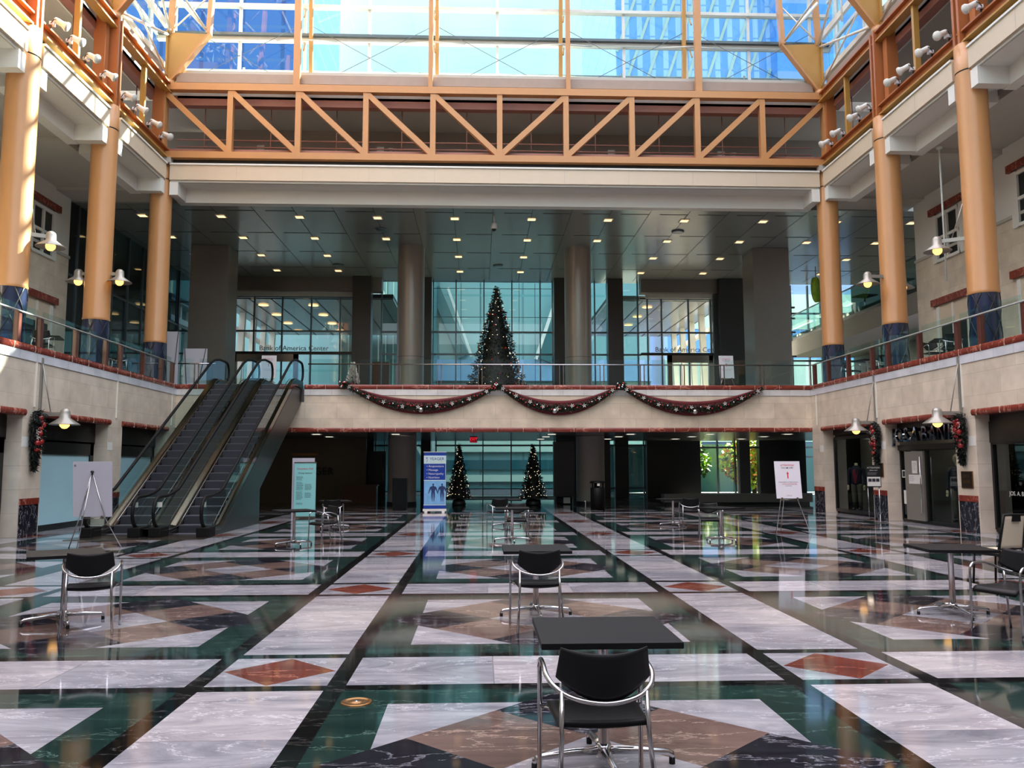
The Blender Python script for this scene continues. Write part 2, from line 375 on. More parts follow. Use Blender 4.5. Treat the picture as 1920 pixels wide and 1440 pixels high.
# ------------------------------------------------------------------ marble floor (one surface)
fl = MB(); PX, PY, X0, Y0 = 4.575, 4.51, -1.61, 6.955
sx, sy = .46, .455; lw = .145; hx = (PX - .92 - 2*lw) / 2; hy = (PY - .91 - 2*lw) / 2
def quad(m, pts): fl.use(m).add([(a, b, 0) for a, b in pts], [tuple(range(len(pts)))])
def rect(m, x0, x1, y0, y1): quad(m, [(x0,y0),(x1,y0),(x1,y1),(x0,y1)])
def slabs(x0, x1, y0, y1, ax):
    g_ = .004; n = 3
    for k in range(n):
        if ax == 'x':
            a, b_ = x0 + (x1-x0)*k/n, x0 + (x1-x0)*(k+1)/n; rect('white_marble' if (k + int(x0*7)) % 2 else 'white_marble_b', a + (g_ if k else 0), b_ - (g_ if k < n-1 else 0), y0, y1)
            if k: rect('seam', a-g_, a+g_, y0, y1)
        else:
            a, b_ = y0 + (y1-y0)*k/n, y0 + (y1-y0)*(k+1)/n; rect('white_marble_b' if (k + int(y0*7)) % 2 else 'white_marble', x0, x1, a + (g_ if k else 0), b_ - (g_ if k < n-1 else 0))
            if k: rect('seam', x0, x1, a-g_, a+g_)
for i in range(-4, 5):
    cx = X0 + i*PX
    if cx < -20 or cx > 20: continue
    for j in range(-4, 9):
        cy = Y0 + j*PY
        # crossing square with its red diamond
        rect_pts = [(cx-sx,cy-sy),(cx+sx,cy-sy),(cx+sx,cy+sy),(cx-sx,cy+sy)]; di = [(cx,cy-sy*.97),(cx+sx*.97,cy),(cx,cy+sy*.97),(cx-sx*.97,cy)]
        quad('red_marble', di)
        for k in range(4):
            a = rect_pts[k]; b = rect_pts[(k+1) % 4]; quad('white_marble', [a, b, di[(k+1)%4], di[k]] if False else [a, b, di[k]])
            quad('white_marble', [b, di[(k+1)%4], di[k]])
        # black lines: along y (continuous) and along x
        for s_ in (-1, 1):
            xa = cx + s_*sx; xb = cx + s_*(sx+lw); rect('line_marble', min(xa,xb), max(xa,xb), cy-sy, cy-sy+PY)
            ya = cy + s_*sy; yb = cy + s_*(sy+lw)
            rect('line_marble', cx-sx, cx+sx, min(ya,yb), max(ya,yb)); rect('line_marble', cx+sx+lw, cx-sx-lw+PX, min(ya,yb), max(ya,yb))
        # pale strips, split into slabs
        y1, y2 = cy+sy+lw, cy-sy-lw+PY; slabs(cx-sx, cx+sx, y1, y2, 'y')
        x1, x2 = cx+sx+lw, cx-sx-lw+PX; slabs(x1, x2, cy-sy, cy+sy, 'x')
        # panel
        ux, uy = cx + PX/2, cy + PY/2
        def q(m, pts): quad(m, [(ux + a*hx, uy + b*hy) for a, b in pts])
        s1 = 1.31/1.68
        for sa in (-1, 1):
            for sb in (-1, 1):
                q('white_marble', [(sa*s1, sb*s1), (sa*s1, sb*(1-s1)), (sa*(1-s1), sb*s1)])
                q('green_marble', [(sa, 0), (sa, sb), (sa*s1, sb*s1), (sa*s1, sb*(1-s1))])
                q('green_marble', [(0, sb), (sa, sb), (sa*s1, sb*s1), (sa*(1-s1), sb*s1)])
        t3 = 1/3
        for a in (-1, 0, 1):
            for b in (-1, 0, 1):
                px, py = (a + b)*t3, (a - b)*t3
                m_ = 'white_marble' if a == b == 0 else ('brown_marble' if a == 0 or b == 0 else 'black_marble')
                q(m_, [(px-t3,py),(px,py-t3),(px+t3,py),(px,py+t3)])
structure(fl.obj('floor'))
bs = MB(); bs.use('joint').box(-19, 20, -12, 49, -.3, -.02); structure(bs.obj('floor'))
g = MB(); g.use('asphalt').box(-120, 140, 49, 220, -.32, -.06); tag(g.obj('street'), 'grey asphalt street outside the far glass wall', 'street')

# ------------------------------------------------------------------ far fascia between the two floors (wall_back)
b = MB()
def fascia(b, mp, a0, a1, stone, band):
    """mp maps (along, outward depth, z)"""
    b.fn = mp
    b.use(stone).box(a0, a1, 0, .35, 3.03, 4.2); b.use(band).box(a0, a1, -.02, .35, 4.2, 4.42)
    b.fn = None
farp = lambda v: (v[0], YF + v[1], v[2])
fascia(b, farp, -6.3, XR, 'stone_x', 'band_x')
b.fn = farp; b.use('stone_x').box(XL, -6.3, 0, .35, 3.03, 3.95); b.use('stone_x').box(XL, -9.35, 0, .35, 3.95, 4.2); b.use('band_x').box(XL, -9.35, -.02, .35, 4.2, 4.42); b.fn = None
structure(b.obj('wall_back'))
def halfround(name, mp, a0, a1, zc, h, out=.05):
    b = MB(mp); n = 8
    prof = [(.3, zc - h/2), (-out*.3, zc - h/2)] + [(-out*.3 - out*.7*math.cos(t), zc + h/2*math.sin(t)) for t in [(-PI/2 + PI*i/n) for i in range(n+1)]] + [(-out*.3, zc + h/2), (.3, zc + h/2)]
    vs = [(a0, p[0], p[1]) for p in prof] + [(a1, p[0], p[1]) for p in prof]; k = len(prof)
    b.use('coping').add(vs, [(i, (i+1) % k, k + (i+1) % k, k + i) for i in range(k)] + [tuple(range(k)), tuple(range(2*k-1, k-1, -1))])
    # fine pale joints between the coping stones
    a = a0 + .76
    while a < a1 - .2:
        b.use('cream').box(a-.005, a+.005, -out-.002, .02, zc-h/2+.005, zc+h/2-.005); a += .92
    return structure(b.obj(name))
halfround('trim_1', farp, -6.3, XR, 4.5, .17); halfround('trim_2', farp, XL, -9.35, 4.5, .17); halfround('trim_3', farp, -9.3, XR-.02, 2.95, .16)
# ------------------------------------------------------------------ side walls of the lower floor
rp_ = lambda v: (XR + v[1], v[0], v[2])
lp_ = lambda v: (XL - v[1], v[0], v[2])
PIL_R = [(28.94, 29.9), (24.43, 25.35), (19.89, 20.79), (15.35, 16.27), (10.8, 11.7), (6.27, 7.2), (1.7, 2.65), (-2.85, -1.9), (-8, -6.5)]
PIL_L = [(29.1, 29.9), (24.6, 25.56), (20.05, 21.0), (15.5, 16.45), (10.95, 11.9), (6.4, 7.35), (1.85, 2.8), (-2.7, -1.75), (-8, -6.5)]
tn = 4
for side, mp, pil in (('right', rp_, PIL_R), ('left', lp_, PIL_L)):
    b = MB(); fascia(b, mp, YB, YF, 'stone_y', 'band_y'); b.fn = mp
    for y0, y1 in pil:
        b.use('stone_y').box(y0, y1, 0, .42, 0, 3.03)
        b.use('nero').box(y0+.05, y1-.06, -.015, 0, .0, .75); b.use('coping').box(y0+.05, y1-.06, -.03, 0, .75, .9)
        b.use('white_paint').box(y0+.02, y0+.32, -.006, 0, 2.13, 2.37)
    b.fn = None; structure(b.obj('wall_' + side))
    halfround('trim_%d' % tn, mp, YB, YF, 4.5, .17); tn += 1
    for k in range(len(pil) - 1):
        a1 = pil[k][0] + .06; a0 = pil[k+1][1] - .06
        halfround('trim_%d' % tn, mp, a0, a1, 2.95, .16, .07); tn += 1
        # header box closing the shop front above its glass
        b = MB(mp); b.use('dark').box(a0, a1, .36, .5, 2.3 if side == 'left' else 2.72, 3.0); structure(b.obj('trim_%d' % tn)); tn += 1
# shops behind the side walls
def room(name, x0, x1, y0, y1, z0, z1, m, t=.1, skip=()):
    b = MB(); b.use(m)
    if 'x0' not in skip: b.box(x0-t, x0, y0, y1, z0, z1)
    if 'x1' not in skip: b.box(x1, x1+t, y0, y1, z0, z1)
    if 'y0' not in skip: b.box(x0, x1, y0-t, y0, z0, z1)
    if 'y1' not in skip: b.box(x0, x1, y1, y1+t, z0, z1)
    return structure(b.obj(name))
room('wall_shops_right', XR+.42, XR+4.2, YB, YF, 0, 4.3, 'dark_wall', skip=('x0',))
room('wall_shops_left', XL-4.2, XL-.42, YB, YF, 0, 4.3, 'dark_wall', skip=('x1',))
b = MB(); b.use('dark_wall').box(XR+.42, 17.5, YB, 44, 2.98, 4.3); b.use('soffit').box(XR+.35, 17.5, YB, YF+.35, 4.3, 4.45); structure(b.obj('floor'))
b = MB(); b.use('dark_wall').box(-16.1, XL-.42, YB, YF, 2.98, 4.3); b.use('soffit').box(-16.1, XL-.35, YB, YF+.35, 4.3, 4.45); structure(b.obj('floor'))
b = MB(); b.use('lobby_ceiling').box(-16.1, 17.5, YF+.35, 43.15, 2.95, 4.3); b.use('pier').box(-16.1, 17.5, YF+.35, 43.15, 4.3, 4.45); structure(b.obj('ceiling'))
# rear of the hall (behind the camera) and dark end of the lower lobby
b = MB(); b.use('grey_wall').box(-16, 17.5, YB-.4, YB, 0, 15.6); structure(b.obj('wall_front'))

# ------------------------------------------------------------------ upper side walls with windows
for side, xw, s_, y1w, off in (('right', 16.5, 1, 30.1, 0), ('left', -15.1, -1, 30.4, .6)):
    mp = (lambda xw, s_: (lambda v: (xw + s_*v[1], v[0], v[2])))(xw, s_)
    b = MB(mp); b.use('stone_y').box(YB, y1w, 0, .4, 4.45, 9.3); b.use('white_paint').box(YB, y1w, .02, .4, 9.3, 11.6); b.use('soffit').box(YB, y1w, -.05, .1, 9.25, 9.35)
    structure(b.obj('wall_upper_' + side))
    wn = 10 if side == 'right' else 20
    for k, yc in enumerate((27.9, 23.4, 18.8)):
        yc += off; b = MB(mp); y0, y1 = yc-.75, yc+.6
        b.use('dark').box(y0, y1, -.02, 0, 8.95, 10.55)
        for a in (y0, (y0+y1)/2, y1): b.use('white_paint').box(a-.05, a+.05, -.09, 0, 8.9, 10.6)
        for z in (8.95, 9.75, 10.55): b.use('white_paint').box(y0-.05, y1+.05, -.085, 0, z-.05, z+.05)
        b.use('white_paint').box(y1+.05, y1+.3, -.06, 0, 8.9, 10.65); b.use('white_paint').box(y0-.3, y0-.05, -.06, 0, 8.9, 10.65)
        b.use('coping').box(y0-.35, y1+.4, -.12, 0, 10.68, 10.92)
        structure(b.obj('window_%d' % (wn + k)))
        b = MB(mp); y0, y1 = yc-1.0, yc+.7
        b.use('cream').box(y0, y1, -.03, 0, 4.46, 7.3); b.use('dark').box(y0+.1, y1-.1, -.04, -.01, 4.5, 6.6); b.use('white_paint').box(y1, y1+.18, -.06, 0, 4.46, 7.3); b.use('white_paint').box(y0-.18, y0, -.06, 0, 4.46, 7.3)
        b.use('white_paint').box((y0+y1)/2-.04, (y0+y1)/2+.04, -.07, 0, 4.46, 7.3); b.use('coping').box(y0-.35, y1+.4, -.13, 0, 7.36, 7.6)
        structure(b.obj('door_%d' % (wn + k)))
# ------------------------------------------------------------------ side soffits + gallery storey + cream beams, same section on the three sides
mR = lambda v: (CR - v[1], v[0], v[2])      # v = (along, inward distance from column axis, z)
mL = lambda v: (CL + v[1], v[0], v[2])
mF = lambda v: (v[0], CF - v[1], v[2])
def storey(side, mp, a0, a1, depth, stops):
    b = MB(mp); b.use('soffit').box(a0, a1, -depth, -1.0, 11.6, 11.75)
    if side != 'back':
        for c in stops: b.box(c-.4, c+.4, -depth, -1.0, 11.45, 11.6)
        structure(b.obj('ceiling'))
    st = sorted(stops) ; prev = a0
    b = MB(mp)
    segs = []
    for c in st + [None]:
        e = a1 if c is None else c - .37
        if e > prev + .3: segs.append((prev, e, c is not None))
        if c is not None: prev = c + .37
    for p, e, _ in segs:
        b.use('cream').box(p, e, .1, .28, 11.95, 12.5); b.use('white_paint').box(p, e, .08, .32, 12.5, 12.56); b.use('white_paint').box(p, e, -.6, .2, 11.88, 11.95)
        b.use('white_paint').box(p, e, -.95, -.6, 11.38, 12.2); b.use('joint').box(p, e, -.55, .1, 12.45, 12.75)
        b.use('soffit').box(p, e, .13, .16, 11.875, 11.88)
        for q0, q1 in ((p, p+.3), (e-.3, e)): b.use('white_paint').box(q0, q1, -.6, .24, 11.4, 11.88)
        n = max(1, round((e-p)/2.285))
        for i in range(1, n): x_ = p + (e-p)*i/n; b.use('soffit').box(x_-.006, x_+.006, .281, .283, 11.96, 12.49)
    structure(b.obj('trim_beam_' + side))
    b = MB(mp); b.use('soffit').box(a0, a1, -depth, -.2, 12.56, 12.76)             # gallery floor
    b.use('grey_wall').box(a0, a1, -3.2, -3.05, 12.76, 15.3)                       # its rear wall
    b.use('soffit').box(a0, a1, -3.2, -.2, 15.22, 15.5); b.use('white_paint').box(a0, a1, -.75, -.7, 15.16, 15.22)
    b.use('white_paint').box(a0, a1, -3.6, -.05, 15.62, 15.75); b.use('sill_grey').box(a0, a1, -.2, .0, 15.75, 16.1); b.use('soffit').box(a0, a1, -3.6, -.2, 15.75, 16.3)
    structure(b.obj('wall_gallery_' + side))
storey('right', mR, YB, 29.3, 3.9, [25.09, 20.52, 15.95, 11.38, 6.8, 2.24, -2.3])
storey('left', mL, YB, 29.3, 3.9, [25.09, 20.52, 15.95, 11.38, 6.8, 2.24, -2.3])
storey('back', mF, CL+.37, CR-.37, 3.6, [])
# corner pieces of the gallery floor and roof behind the corner columns
for sd, x0, x1 in (('right', 12.6, 16.6), ('left', -15.2, -11.15)):
    b = MB(); b.use('soffit').box(x0, x1, 29.3, 33.2, 12.56, 12.76); b.box(x0, x1, 30.1, 33.2, 15.22, 16.3); b.use('grey_wall').box(x0, x1, 33, 33.2, 12.76, 15.3); structure(b.obj('wall_gallery_corner_' + sd))
    b = MB(); b.use('soffit').box(x0 if sd == 'left' else 13.4, x1 if sd == 'right' else -12.0, 29.3, 30.7, 11.5, 11.75); structure(b.obj('ceiling'))

# ------------------------------------------------------------------ lobby ceiling with panel joints
b = MB(); b.use('lobby_ceiling').box(-16.1, 20.5, 30.6, 43.6, 11.45, 11.9)
ty = 31.35
for k in range(4):
    y_ = ty + 3.03*k
    x_ = -15.9
    while x_ < 20: b.use('joint').box(x_, x_+1.12, y_-.035, y_+.035, 11.444, 11.45); x_ += 1.53
x_ = -14.8
while x_ < 20: b.use('joint').box(x_-.013, x_+.013, 30.7, 43.2, 11.446, 11.45); x_ += 1.53
structure(b.obj('ceiling'))
# recessed downlights
LX = [-16.2, -13.2, -10.16, -7.11, -4.05, -1.0, 2.06, 5.12, 8.2, 11.4, 14.4, 17.5]; LY = [32.1, 35.15, 38.1, 41.1]
rows = ['nearest row', 'second row', 'third row', 'farthest row']
dl = None
for r_, y_ in enumerate(LY):
    for c_, x_ in enumerate(LX):
        if r_ > 0 and c_ == 0: continue
        if (r_ >= 2 and x_ in (-4.05, 5.12)) : continue
        lab = 'warm square ceiling downlight, %s from the hall, %s' % (rows[r_], '%d%s from the left' % (c_+1, {1:'st',2:'nd',3:'rd'}.get(c_+1, 'th')))
        if dl is None:
            t = thing('ceiling_downlight', lab, 'light', (x_, y_, 11.44), 0, 'recessed downlights in the lobby ceiling')
            MB().use('white_steel').box(-.19, .19, -.19, -.15, -.015, .0).box(-.19, .19, .15, .19, -.015, 0).box(-.19, -.15, -.15, .15, -.015, 0).box(.15, .19, -.15, .15, -.015, 0).obj('frame', parent=t)
            MB().use('downlight').box(-.15, .15, -.15, .15, -.01, -.002).obj('diffuser', parent=t); dl = t
        else: dup(dl, (x_, y_, 11.44), 0, lab)
k = 0
for x_, y_, lab in ((-4.1, 33.7, 'left of the row of pillars'), (8.3, 33.6, 'right of the row of pillars'), (-13.0, 33.8, 'near the left dark glass wall'), (4.9, 39.9, 'deep between two rows of lights'), (.9, 39.8, 'above the big christmas tree'), (-6.9, 39.9, 'above the escalators')):
    tag(MB().use('mull').lathe([(.26,0),(.26,-.03),(.2,-.05),(.001,-.05)], n=20).obj('ceiling_speaker', loc=(x_, y_, 11.44)), 'round grey ceiling speaker ' + lab, 'speaker', 'round speakers in the lobby ceiling')
t = thing('dome_camera', 'white dome security camera hanging from the lobby ceiling', 'camera', (.55, 31.6, 11.44))
MB().use('white_paint').tube([(0,0,0),(0,0,-.35)], .03).lathe([(.06,-.3),(.11,-.36),(.13,-.5),(.11,-.56)], n=16).obj('housing', parent=t)
MB().use('dark').lathe([(.1,-.56),(.08,-.62),(.001,-.66)], n=14).obj('dome', parent=t)

# ------------------------------------------------------------------ lower lobby downlights
dl2 = None
for yi, y_ in enumerate((33.8, 36.7, 39.9)):
    for xi, x_ in enumerate((-6.6, -3.4, 2.95, 6.2, 9.5, 12.75)):
        lab = 'pale flush downlight under the upper floor, row %d back, %s' % (yi+1, ['far left', 'left of the banner', 'above the right christmas tree', 'right of the bin', 'above the long bench', 'at the right end'][xi])
        if dl2 is None:
            t = thing('flush_downlight', lab, 'light', (x_, y_, 2.945), 0, 'flush downlights under the upper floor')
            MB().use('white_steel').box(-.2,.2,-.2,-.16,-.012,0).box(-.2,.2,.16,.2,-.012,0).box(-.2,-.16,-.16,.16,-.012,0).box(.16,.2,-.16,.16,-.012,0).obj('frame', parent=t)
            MB().use('dim_light').box(-.16,.16,-.16,.16,-.008,-.002).obj('diffuser', parent=t); dl2 = t
        else: dup(dl2, (x_, y_, 2.945), 0, lab)

# ------------------------------------------------------------------ piers and pillars of the lobby
def pier(x0, x1, y0, y1, z0, z1, label, m='pier', name='stone_pier'):
    b = MB(); b.use(m).box(x0, x1, y0, y1, z0+.004, z1-.006)
    o = b.obj(name, bev=.01); return tag(o, label, 'pier')
pier(-12.8, -11.15, 36.4, 37.9, 4.45, 11.45, 'broad taupe pier left of the escalators, lobby ceiling to upper floor')
pier(12.3, 13.95, 36.1, 37.6, 4.45, 11.45, 'broad taupe pier right of the upper easel sign')
pier(-6.55, -5.6, 42.2, 43.0, 4.45, 11.45, 'dark pier right of the left glazed vestibule', 'pier_dark')
pier(-2.9, -2.5, 42.4, 43.0, 4.45, 11.45, 'narrow dark pier just right of the left round pillar', 'pier_dark')
pier(3.88, 4.6, 42.4, 43.0, 4.45, 11.45, 'narrow dark pier just left of the right round pillar', 'pier_dark')
pier(6.7, 7.5, 42.4, 43.0, 4.45, 11.45, 'dark pier right of the right round pillar', 'pier_dark')
pier(12.55, 13.85, 42.2, 43.0, 4.45, 11.45, 'dark pier right of the right glazed vestibule', 'dark_wall')
for x_, lab in ((-3.08, 'left'), (4.42, 'right')):
    t = thing('round_pillar', 'upper brushed grey round pillar %s of the big christmas tree' % lab, 'pillar', (x_, 36.6, 4.45), 0, 'round pillars of the lobby')
    MB().use('pillar').lathe([(.6,0),(.6,7.0)], n=40).obj('shaft', parent=t); MB().use('joint').lathe([(.604,2.0),(.604,2.015)], n=40).obj('joint_ring', parent=t)
for x_, lab, sd in ((-3.35, 'left, behind the tall dark bin', 1), (4.85, 'right, behind the black litter bin', -1)):
    t = thing('round_pillar', 'lower grey round pillar on the %s' % lab, 'pillar', (x_, 36.2, 0), 0, 'round pillars of the lobby')
    MB().use('pillar_low').lathe([(.62,0),(.62,2.94)], n=40).obj('shaft', parent=t); MB().use('joint').lathe([(.64,0),(.64,.12),(.62,.13)], n=40).obj('base_ring', parent=t)
# dark piers, lower level
for x0, x1, y0, y1, lab in ((-6.2, -5.4, 42.6, 43.1, 'between the clinic wall and the narrow glass slit'), (-3.0, -2.5, 42.6, 43.1, 'left of the central glass wall'), (3.95, 6.75, 42.6, 43.1, 'right of the central glass wall'), (7.0, 7.7, 42.6, 43.1, 'left of the tall curtained pane'), (8.65, 11.45, 42.6, 43.1, 'left of the garden window'), (13.5, 14.05, 42.6, 43.1, 'between the garden window and the bright slit'), (14.55, 17.0, 42.6, 43.1, 'right of the bright slit')):
    pier(x0, x1, y0, y1, 0, 2.95, 'black lower pier ' + lab, 'dark', 'black_pier')
# shop wall with raised letters at lower left
b = MB(); b.use('clinic').box(-10.6, -5.2, 38.3, 38.6, 0, 2.94); structure(b.obj('wall_clinic'))
t = thing('clinic_sign', 'dark raised shop name on the back wall behind the mint menu board', 'sign', (-7.52, 38.26, 1.42))
text_obj('letters', 'YEAGER', .48, 'joint', (0, 0, 0), (PI/2, 0, 0), t, .02)
b = MB(); b.use('gold').box(-.95, .25, -.06, .0, -.06, .06); tag(b.obj('picture_light', loc=(-7.6, 38.25, 2.2)), 'dim brass light bar above the clinic wall letters', 'light')
t = thing('reception_desk', 'orange brown wooden reception desk at the dark clinic wall', 'desk', (-5.3, 37.3, 0))
MB().use('wood').box(-.75, .75, -.3, .3, 0, .78).obj('desk_body', parent=t); MB().use('wood').box(-.8, .8, -.36, .34, .78, .83).obj('desk_top', parent=t)
t = thing('turnstile_panel', 'dark bronze door leaf left of the tall dark bin', 'door', (-4.75, 38.8, 0))
MB().use('clad').box(-.4, .4, -.04, .04, 0, 2.35).obj('leaf', parent=t); MB().use('brushed').tube([(.3,-.1,.2),(.3,-.1,2.2)], .02).obj('pull_bar', parent=t)
# long low bench
t = thing('stone_bench', 'long brown stone bench under the garden windows on the right', 'bench', (10.9, 35.3, 0))
MB().use('pier').box(-3.1, 3.3, -.3, .3, .1, .46).obj('seat_block', parent=t, bev=.01); MB().use('dark').box(-3.0, 3.2, -.2, .25, 0, .1).obj('plinth', parent=t)

# ------------------------------------------------------------------ back glass walls
WN = [30]
def curtain(x0, x1, z0, z1, xs, zs, g='g_teal', y=43.2, mw=.06, mat='mull', back=True):
    b = MB(); b.use(mat)
    for x_ in xs: b.box(x_-mw/2, x_+mw/2, y-.12, y+.06, z0, z1)
    for z_ in zs: b.box(x0, x1, y-.08, y+.04, z_-.045, z_+.045)
    b.use(g).add([(x0, y, z0), (x1, y, z0), (x1, y, z1), (x0, y, z1)], [(0,1,2,3)])
    o = b.obj('window_%d' % WN[0]); WN[0] += 1; return structure(o)
curtain(-2.5, 3.9, 4.45, 11.45, [-2.45, -1.25, .22, 1.7, 3.2, 3.85], [8.68, 7.5, 4.5])
curtain(-5.2, -2.5, 4.45, 11.45, [-5.15, -2.6], [8.68, 7.5])
curtain(4.5, 8.5, 4.45, 11.45, [6.1, 7.55, 8.4], [8.68, 7.5])
curtain(13.85, 16.9, 4.45, 11.45, [14.5, 15.9], [8.75, 7.45, 10.1, 9.5], 'g_clear')
curtain(-12.9, -6.5, 4.45, 10.6, [-11.75, -10.3, -8.8, -7.3, -6.6], [8.68, 7.5, 10.5], 'g_clear', 43.1)
curtain(8.5, 12.6, 4.45, 10.6, [8.9, 9.65, 11.1, 12.3], [8.68, 7.5, 10.5], 'g_clear', 43.1)
curtain(-2.3, 4.0, 0, 2.95, [-2.25, -1.25, .18, 1.65, 3.15, 3.9], [2.72, .05], 'g_teal')
curtain(-7.6, -3.0, 0, 2.95, [-6.9, -5.35, -4.9], [2.72], 'g_teal'); curtain(6.7, 8.7, 0, 2.95, [7.72, 8.6], [2.72, .5], 'g_teal')
curtain(11.4, 13.5, 0, 2.95, [11.45, 12.5, 13.42], [2.6], 'g_clear'); curtain(14.0, 14.6, 0, 2.95, [], [2.6], 'g_clear'); curtain(17.0, 17.9, 0, 2.95, [17.05], [2.6, 2.1], 'g_teal')
b = MB(); b.use('dark').box(-16.2, -7.6, 43.0, 43.2, 0, 2.95); b.box(-16.2, -16.0, 30, 43.2, 0, 11.9).box(17.9, 20.6, 43.0, 43.2, 0, 4.5).box(17.5, 17.6, 30.0, 42.0, 0, 2.95); structure(b.obj('wall_lobby_ends'))
# thin patch fittings: second glass skin behind the central wall
b = MB(); b.use('joint')
for z_ in (11.1, 9.55, 6.05): b.box(-2.5, 3.9, 43.5, 43.53, z_-.012, z_+.012)
for x_ in (-1.0, 0.02, 2.1, 2.95): b.box(x_-.012, x_+.012, 43.5, 43.53, 4.45, 11.4)
structure(b.obj('window_%d' % WN[0])); WN[0] += 1
# brown header boxes over the vestibules
b = MB(); b.use('pier').box(-13.2, -5.1, 42.6, 43.3, 10.75, 11.45); b.use('mull_l').box(-13.0, -6.5, 42.9, 43.1, 10.5, 10.75); structure(b.obj('trim_60'))
b = MB(); b.use('pier').box(8.5, 13.9, 42.6, 43.3, 10.75, 11.45); b.use('mull_l').box(8.8, 12.6, 42.9, 43.1, 10.5, 10.75); b.use('mull').box(12.35, 12.75, 42.7, 43.0, 4.45, 10.7); structure(b.obj('trim_61'))
# lettered transoms + door portals
for x0, x1, xc, fr, lab in ((-12.9, -6.6, -9.6, (-12.75, -9.4), 'left vestibule, behind the escalators'), (8.5, 12.5, 11.0, (9.9, 12.3), 'right vestibule')):
    t = thing('entrance_portal', 'bronze door portal with raised letters on its beam, %s' % lab, 'door frame', (0, 42.9, 4.45), 0, 'lettered entrance portals')
    MB().use('clad').box(x0, x1, -.12, .08, 2.98, 3.12).obj('beam', parent=t)
    MB().use('brushed').box(fr[0], fr[0]+.22, -.12, .1, 0, 2.98).box(fr[1]-.22, fr[1], -.12, .1, 0, 2.98).box(fr[0], fr[1], -.12, .1, 2.6, 2.98).obj('door_surround', parent=t)
    text_obj('letters', 'Bank of America Center', .36, 'pier', (xc, -.13, 3.28), (PI/2, 0, 0), t, .015)
# sky bridges seen through the vestibules
for side, x0, x1, wx, sg, lab in (('left', -14.0, -4.6, -13.6, 1, 'left'), ('right', 6.9, 13.4, 13.0, -1, 'right')):
    t = thing('sky_bridge', 'covered glass bridge with slanted white struts beyond the %s vestibule' % lab, 'bridge', (0, 43.5, 4.45), 0, 'covered bridges beyond the vestibules')
    MB().use('pier').box(x0, x1, 0, 12, -.3, 0).obj('deck', parent=t)
    b = MB(); b.use('joint').box(x0, x1, 0, 12, 6.1, 6.3); b.use('lobby_ceiling').box(x0, x1, 0, 12, 6.0, 6.1); k_ = x0 + .7
    while k_ < x1: b.use('joint').box(k_-.03, k_+.03, 0, 12, 5.985, 6.0); k_ += 1.15
    b.obj('roof', parent=t)
    b = MB()
    for i in range(5):
        y_ = .8 + 2.3*i; b.use('white_steel').bar((wx, y_, 0), (wx, y_ + (.9), 6), .32, .3); b.use('white_steel').box(wx-.08*sg-.06, wx-.08*sg+.06, y_+1.3, y_+1.5, 0, 6)
    b.obj('slanted_struts', parent=t)
    MB().use('mull_l').box(wx-sg*.35-.05, wx-sg*.35+.05, 0, 12, 4.9, 5.2).box(wx-sg*.35-.04, wx-sg*.35+.04, 0, 12, 1.0, 1.08).obj('side_rails', parent=t)
    for i in range(4):
        for xx in ((x0+2.2, x0+4.9) if side == 'left' else (x0+2.4,)):
            MB().use('downlight').lathe([(.28,0),(.001,0)], n=16).obj('round_light', parent=t, loc=(xx, 1.5+2.9*i, 5.96))
    if side == 'left': MB().use('wood').box(-6.6, -5.2, 4, 4.2, 0, 3.2).box(-6.9, -6.7, 3, 3.2, 0, 5.6).obj('wood_panel', parent=t)

# ------------------------------------------------------------------ dark glazed wall, upper left; mezzanine, upper right
b = MB(); b.use('dark').box(-15.3, -15.15, 30.4, 43.2, 4.45, 11.45); y_ = 31.0
b.use('mull')
while y_ < 43: b.box(-15.15, -15.05, y_-.03, y_+.03, 4.45, 11.45); y_ += 1.5
for z_ in (6.9, 8.7): b.box(-15.15, -15.08, 30.4, 43.2, z_-.04, z_+.04)
b.use('g_store').add([(-15.1, 30.4, 4.45), (-15.1, 43.2, 4.45), (-15.1, 43.2, 11.45), (-15.1, 30.4, 11.45)], [(0,1,2,3)])
structure(b.obj('window_%d' % WN[0])); WN[0] += 1
curtain(-15.1, -12.9, 4.45, 11.45, [-14.4, -13.6, -13.0], [8.68, 7.5, 10.2], 'g_teal')
b = MB(); b.use('grey_wall').box(16.9, 20.5, 30.5, 44, 7.5, 8.35); b.use('dark').box(16.95, 20.5, 30.5, 44, 8.35, 8.65); structure(b.obj('floor'))
b = MB(); b.use('dark_wall').box(16.9, 17.1, 30.1, 44, 4.45, 7.5) if False else b.use('dark').box(20.4, 20.6, 30.1, 44, 4.45, 11.45); structure(b.obj('wall_mezzanine'))
t = thing('mezzanine_balustrade', 'clear glass balustrade along the upper right mezzanine edge', 'balustrade', (16.9, 30.5, 8.5))
MB().use('g_green').box(.02, .035, 0, 13.2, 0, 1.2).obj('glass_pane', parent=t); MB().use('mull').box(-.01, .06, 0, 13.2, 1.2, 1.24).obj('handrail', parent=t)
curtain(16.9, 20.5, 4.45, 11.45, [16.95, 17.9, 18.6, 19.6], [8.6, 7.3, 9.9], 'g_clear', 43.9)
t = thing('green_disc_sign', 'round green disc sign hanging by the third right column', 'sign', (15.95, 38.0, 9.95), .9)
MB().use('leaf').lathe([(.001,-.08),(.6,-.08),(.6,.08),(.001,.08)], n=28).obj('disc', parent=t).rotation_euler = (PI/2, 0, 0)
MB().use('mull').tube([(0,0,.58),(0,0,1.12)], .02).obj('hanger', parent=t)
